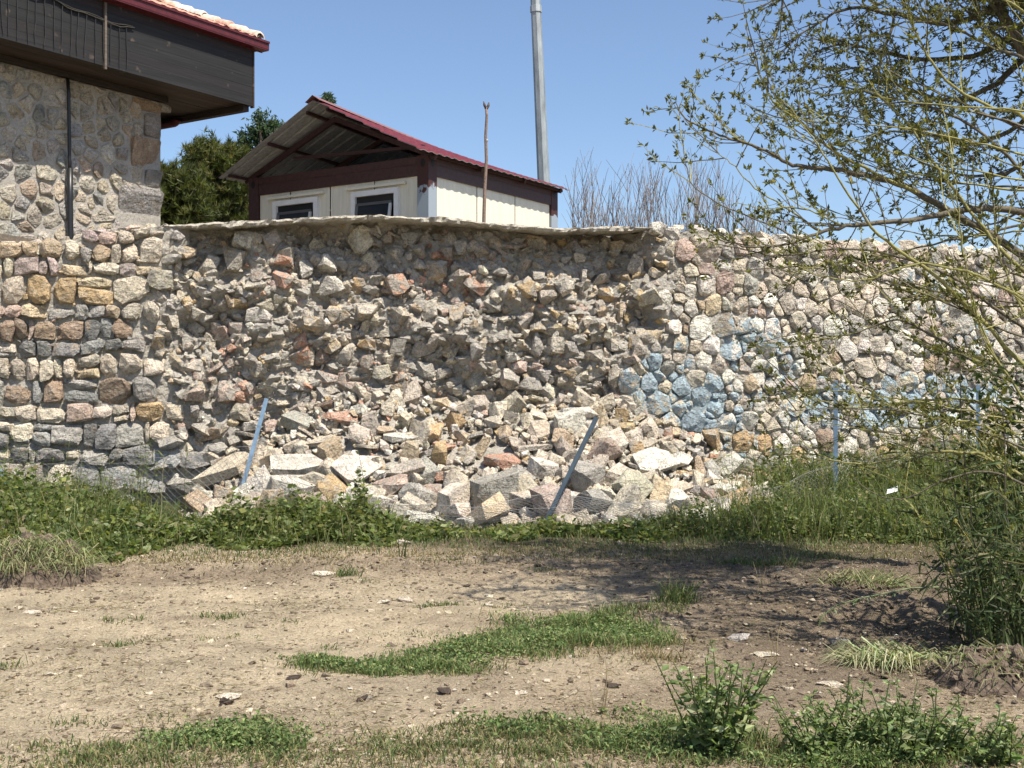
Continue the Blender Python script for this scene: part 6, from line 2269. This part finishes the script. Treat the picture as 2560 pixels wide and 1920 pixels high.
# leafy shade at the foot
for k in range(34):
    q = base + np.array([R(-0.5, 0.5), R(-0.45, 0.4), 0])
    pts = grow(W1.tw, q, (R(-0.5, 0.25), R(-0.3, 0.3), 1), R(0.7, 1.9), 0.007, 8, 0.07, 0.02, YB if k % 2 else DB, 4, 0.3)
    for p_ in pts[1:]:
        W1.rosette(p_, (RNG.normal(), RNG.normal(), 0.3), 5, (0.03, 0.075))
W1.done()

base2 = np.array([4.5, 9.2, 0.0])
W2 = Tree('willow_tree', 'taller dense willow whose crown fills the upper right corner', 'tree', base2)
q = np.array([4.3, 9.4, 5.2])
W2.tk.tube(np.array([base2 - (0, 0, 0.05), base2 + (0.05, 0, 1.5), base2 + (-0.02, 0.0, 3.2), q]), (0.16, 0.13, 0.11, 0.07), 10, DB, False)
L2 = [
    (D([(2620, -60), (2480, 20), (2380, 60), (2260, 40), (2130, 20), (2040, 60), (1960, 110)], 9.4, 9.0), 0.035, 0.004, DB, 46),
    (D([(2640, -20), (2480, 120), (2330, 150), (2210, 130), (2100, 110), (2000, 150)], 9.4, 9.2), 0.03, 0.004, DB, 46),
    (D([(2640, 60), (2500, 200), (2380, 250), (2260, 220), (2160, 170), (2080, 180)], 9.3, 9.0), 0.03, 0.004, DB, 46),
    (D([(2240, 20), (2228, 80), (2205, 140), (2190, 190), (2150, 240)], 9.1, 9.0), 0.014, 0.003, DB, 20),
    (D([(1960, -40), (1955, 20), (1948, 60), (1930, 110), (1890, 130)], 8.9, 8.8), 0.012, 0.003, DB, 18),
    (D([(2640, 160), (2560, 300), (2440, 360), (2330, 340), (2230, 330), (2160, 345)], 9.3, 9.2), 0.026, 0.004, DB, 40),
    (D([(2640, 320), (2540, 420), (2430, 440), (2340, 420), (2250, 380)], 9.4, 9.3), 0.022, 0.004, DB, 30),
    (D([(2660, -80), (2560, -20), (2430, -60), (2280, -40), (2120, -60), (1990, -30), (1900, 20)], 9.2, 8.8), 0.03, 0.004, DB, 46),
    (D([(2640, 420), (2560, 520), (2480, 560), (2400, 560)], 9.4, 9.4), 0.016, 0.004, DB, 18),
    (D([(2660, 100), (2580, 130), (2480, 80), (2400, 10), (2350, -60)], 9.0, 8.8), 0.02, 0.004, DB, 30),
]
for (path, r0, r1, col, n) in L2:
    pts = W2.limb(path, r0, r1, col)
    W2.twigs(pts, int(n * 0.64), (0.25, 0.75), DB if R(0, 1) < 0.7 else YB, 0.05, 0.7, -0.05, (4, 7), 0.7, 0.04)
for k in range(24):
    # crown above and beside the picture: it shades the track
    f = R(0.55, 1.0)
    st = base2 + np.array([0, 0, 5.2 * f])
    en = np.array([R(1.6, 5.6), R(6.4, 10.5), R(4.6, 7.4)])
    if en[2] < EYE + 0.345 * en[1]:
        en[2] = EYE + 0.345 * en[1] + R(0.1, 0.8)
    md = (st + en) / 2 + np.array([R(-0.2, 0.2), R(-0.2, 0.2), 0.35])
    t = np.linspace(0, 1, 14)[:, None]
    pts = (1 - t) ** 2 * st + 2 * t * (1 - t) * md + t ** 2 * en
    W2.tk.tube(pts, np.linspace(0.035, 0.006, 14), 5, DB, False)
    W2.twigs(pts, 36, (0.3, 0.9), DB, 0.3, 0.75, 0.05, (7, 11), 0.8, 0.02)
W2.done()

# ---- rank growth at the willow foot and the arching stalk
T = thing('reed_clump', 'tall drooping reeds and leaves in the shade under the willow', 'reeds', (3.0, 6.9, 0))
a = Acc()
for k in range(85):
    q = np.array([R(2.72, 3.4), R(6.55, 7.3), 0.0])
    L = R(0.5, 1.25)
    az = R(0, 6.28)
    d = np.array([math.cos(az) * 0.2 - 0.12, math.sin(az) * 0.2, 1])
    st = grow(a, q, d, L, 0.006, 6, 0.06, -0.01, tint((0.11, 0.14, 0.055), 0.15), 3, 0.4)
    for j in range(2, 7):
        m = 2
        dd = np.c_[RNG.normal(0, 1, (m, 2)), R(-0.9, 0.3, m)]
        leaves(a, np.tile(st[j], (m, 1)), dd, R(0.10, 0.24, m), R(0.012, 0.022, m), pick([(3, (0.085, 0.12, 0.045)), (2, (0.14, 0.17, 0.08)), (2, (0.05, 0.075, 0.03)), (1, (0.22, 0.22, 0.12))], m))
a.build('reeds', M_LEAF, T)
g = Acc()
n = 1500
pos = np.c_[R(2.7, 3.6, n), R(6.9, 7.8, n), R(0.05, 1.75, n)]
pos[:, 0] += 0.12 * pos[:, 2]
k = pos[:, 0] > 2.85 + 0.15 * fbm(pos[:, 2] * 2, pos[:, 1] * 2, 0, 2, 7)
pos = pos[k]
n = len(pos)
leaves(g, pos, np.c_[RNG.normal(0, 1, (n, 2)), RNG.normal(-0.3, 0.5, n)], R(0.04, 0.10, n), R(0.02, 0.045, n), pick([(3, (0.05, 0.075, 0.028)), (2, (0.08, 0.105, 0.04)), (1, (0.12, 0.15, 0.07))], n))
g.build('leaves', M_LEAF, T)
T = thing('arching_stalk', 'long pale weed stalk arching left over the shaded ground from the willow foot', 'weed', G(2500, 1640))
a = Acc()
W = np.array([P(x, y, Y) for x, y, Y in ((2500, 1640, 6.85), (2495, 1570, 6.85), (2483, 1517, 6.85), (2423, 1484, 6.85), (2349, 1468, 6.85), (2279, 1470, 6.85), (2210, 1484, 6.9), (2150, 1496, 6.9), (2094, 1512, 6.95), (2060, 1536, 6.95), (2047, 1556, 6.95))])
a.tube(W, np.linspace(0.008, 0.0025, len(W)), 5, (0.24, 0.28, 0.15), False)
a.build('stem', M_GRASS, T, True)
g = Acc()
for i in range(3, len(W)):
    n = 9
    pos = W[i - 1] + (W[i] - W[i - 1]) * R(0, 1, (n, 1))
    leaves(g, pos, np.c_[RNG.normal(0, 0.5, (n, 2)), R(-1.2, 0.2, n)], R(0.025, 0.055, n), R(0.008, 0.016, n), pick([(2, (0.13, 0.17, 0.08)), (1, (0.20, 0.23, 0.12))], n))
g.build('leaves', M_LEAF, T)
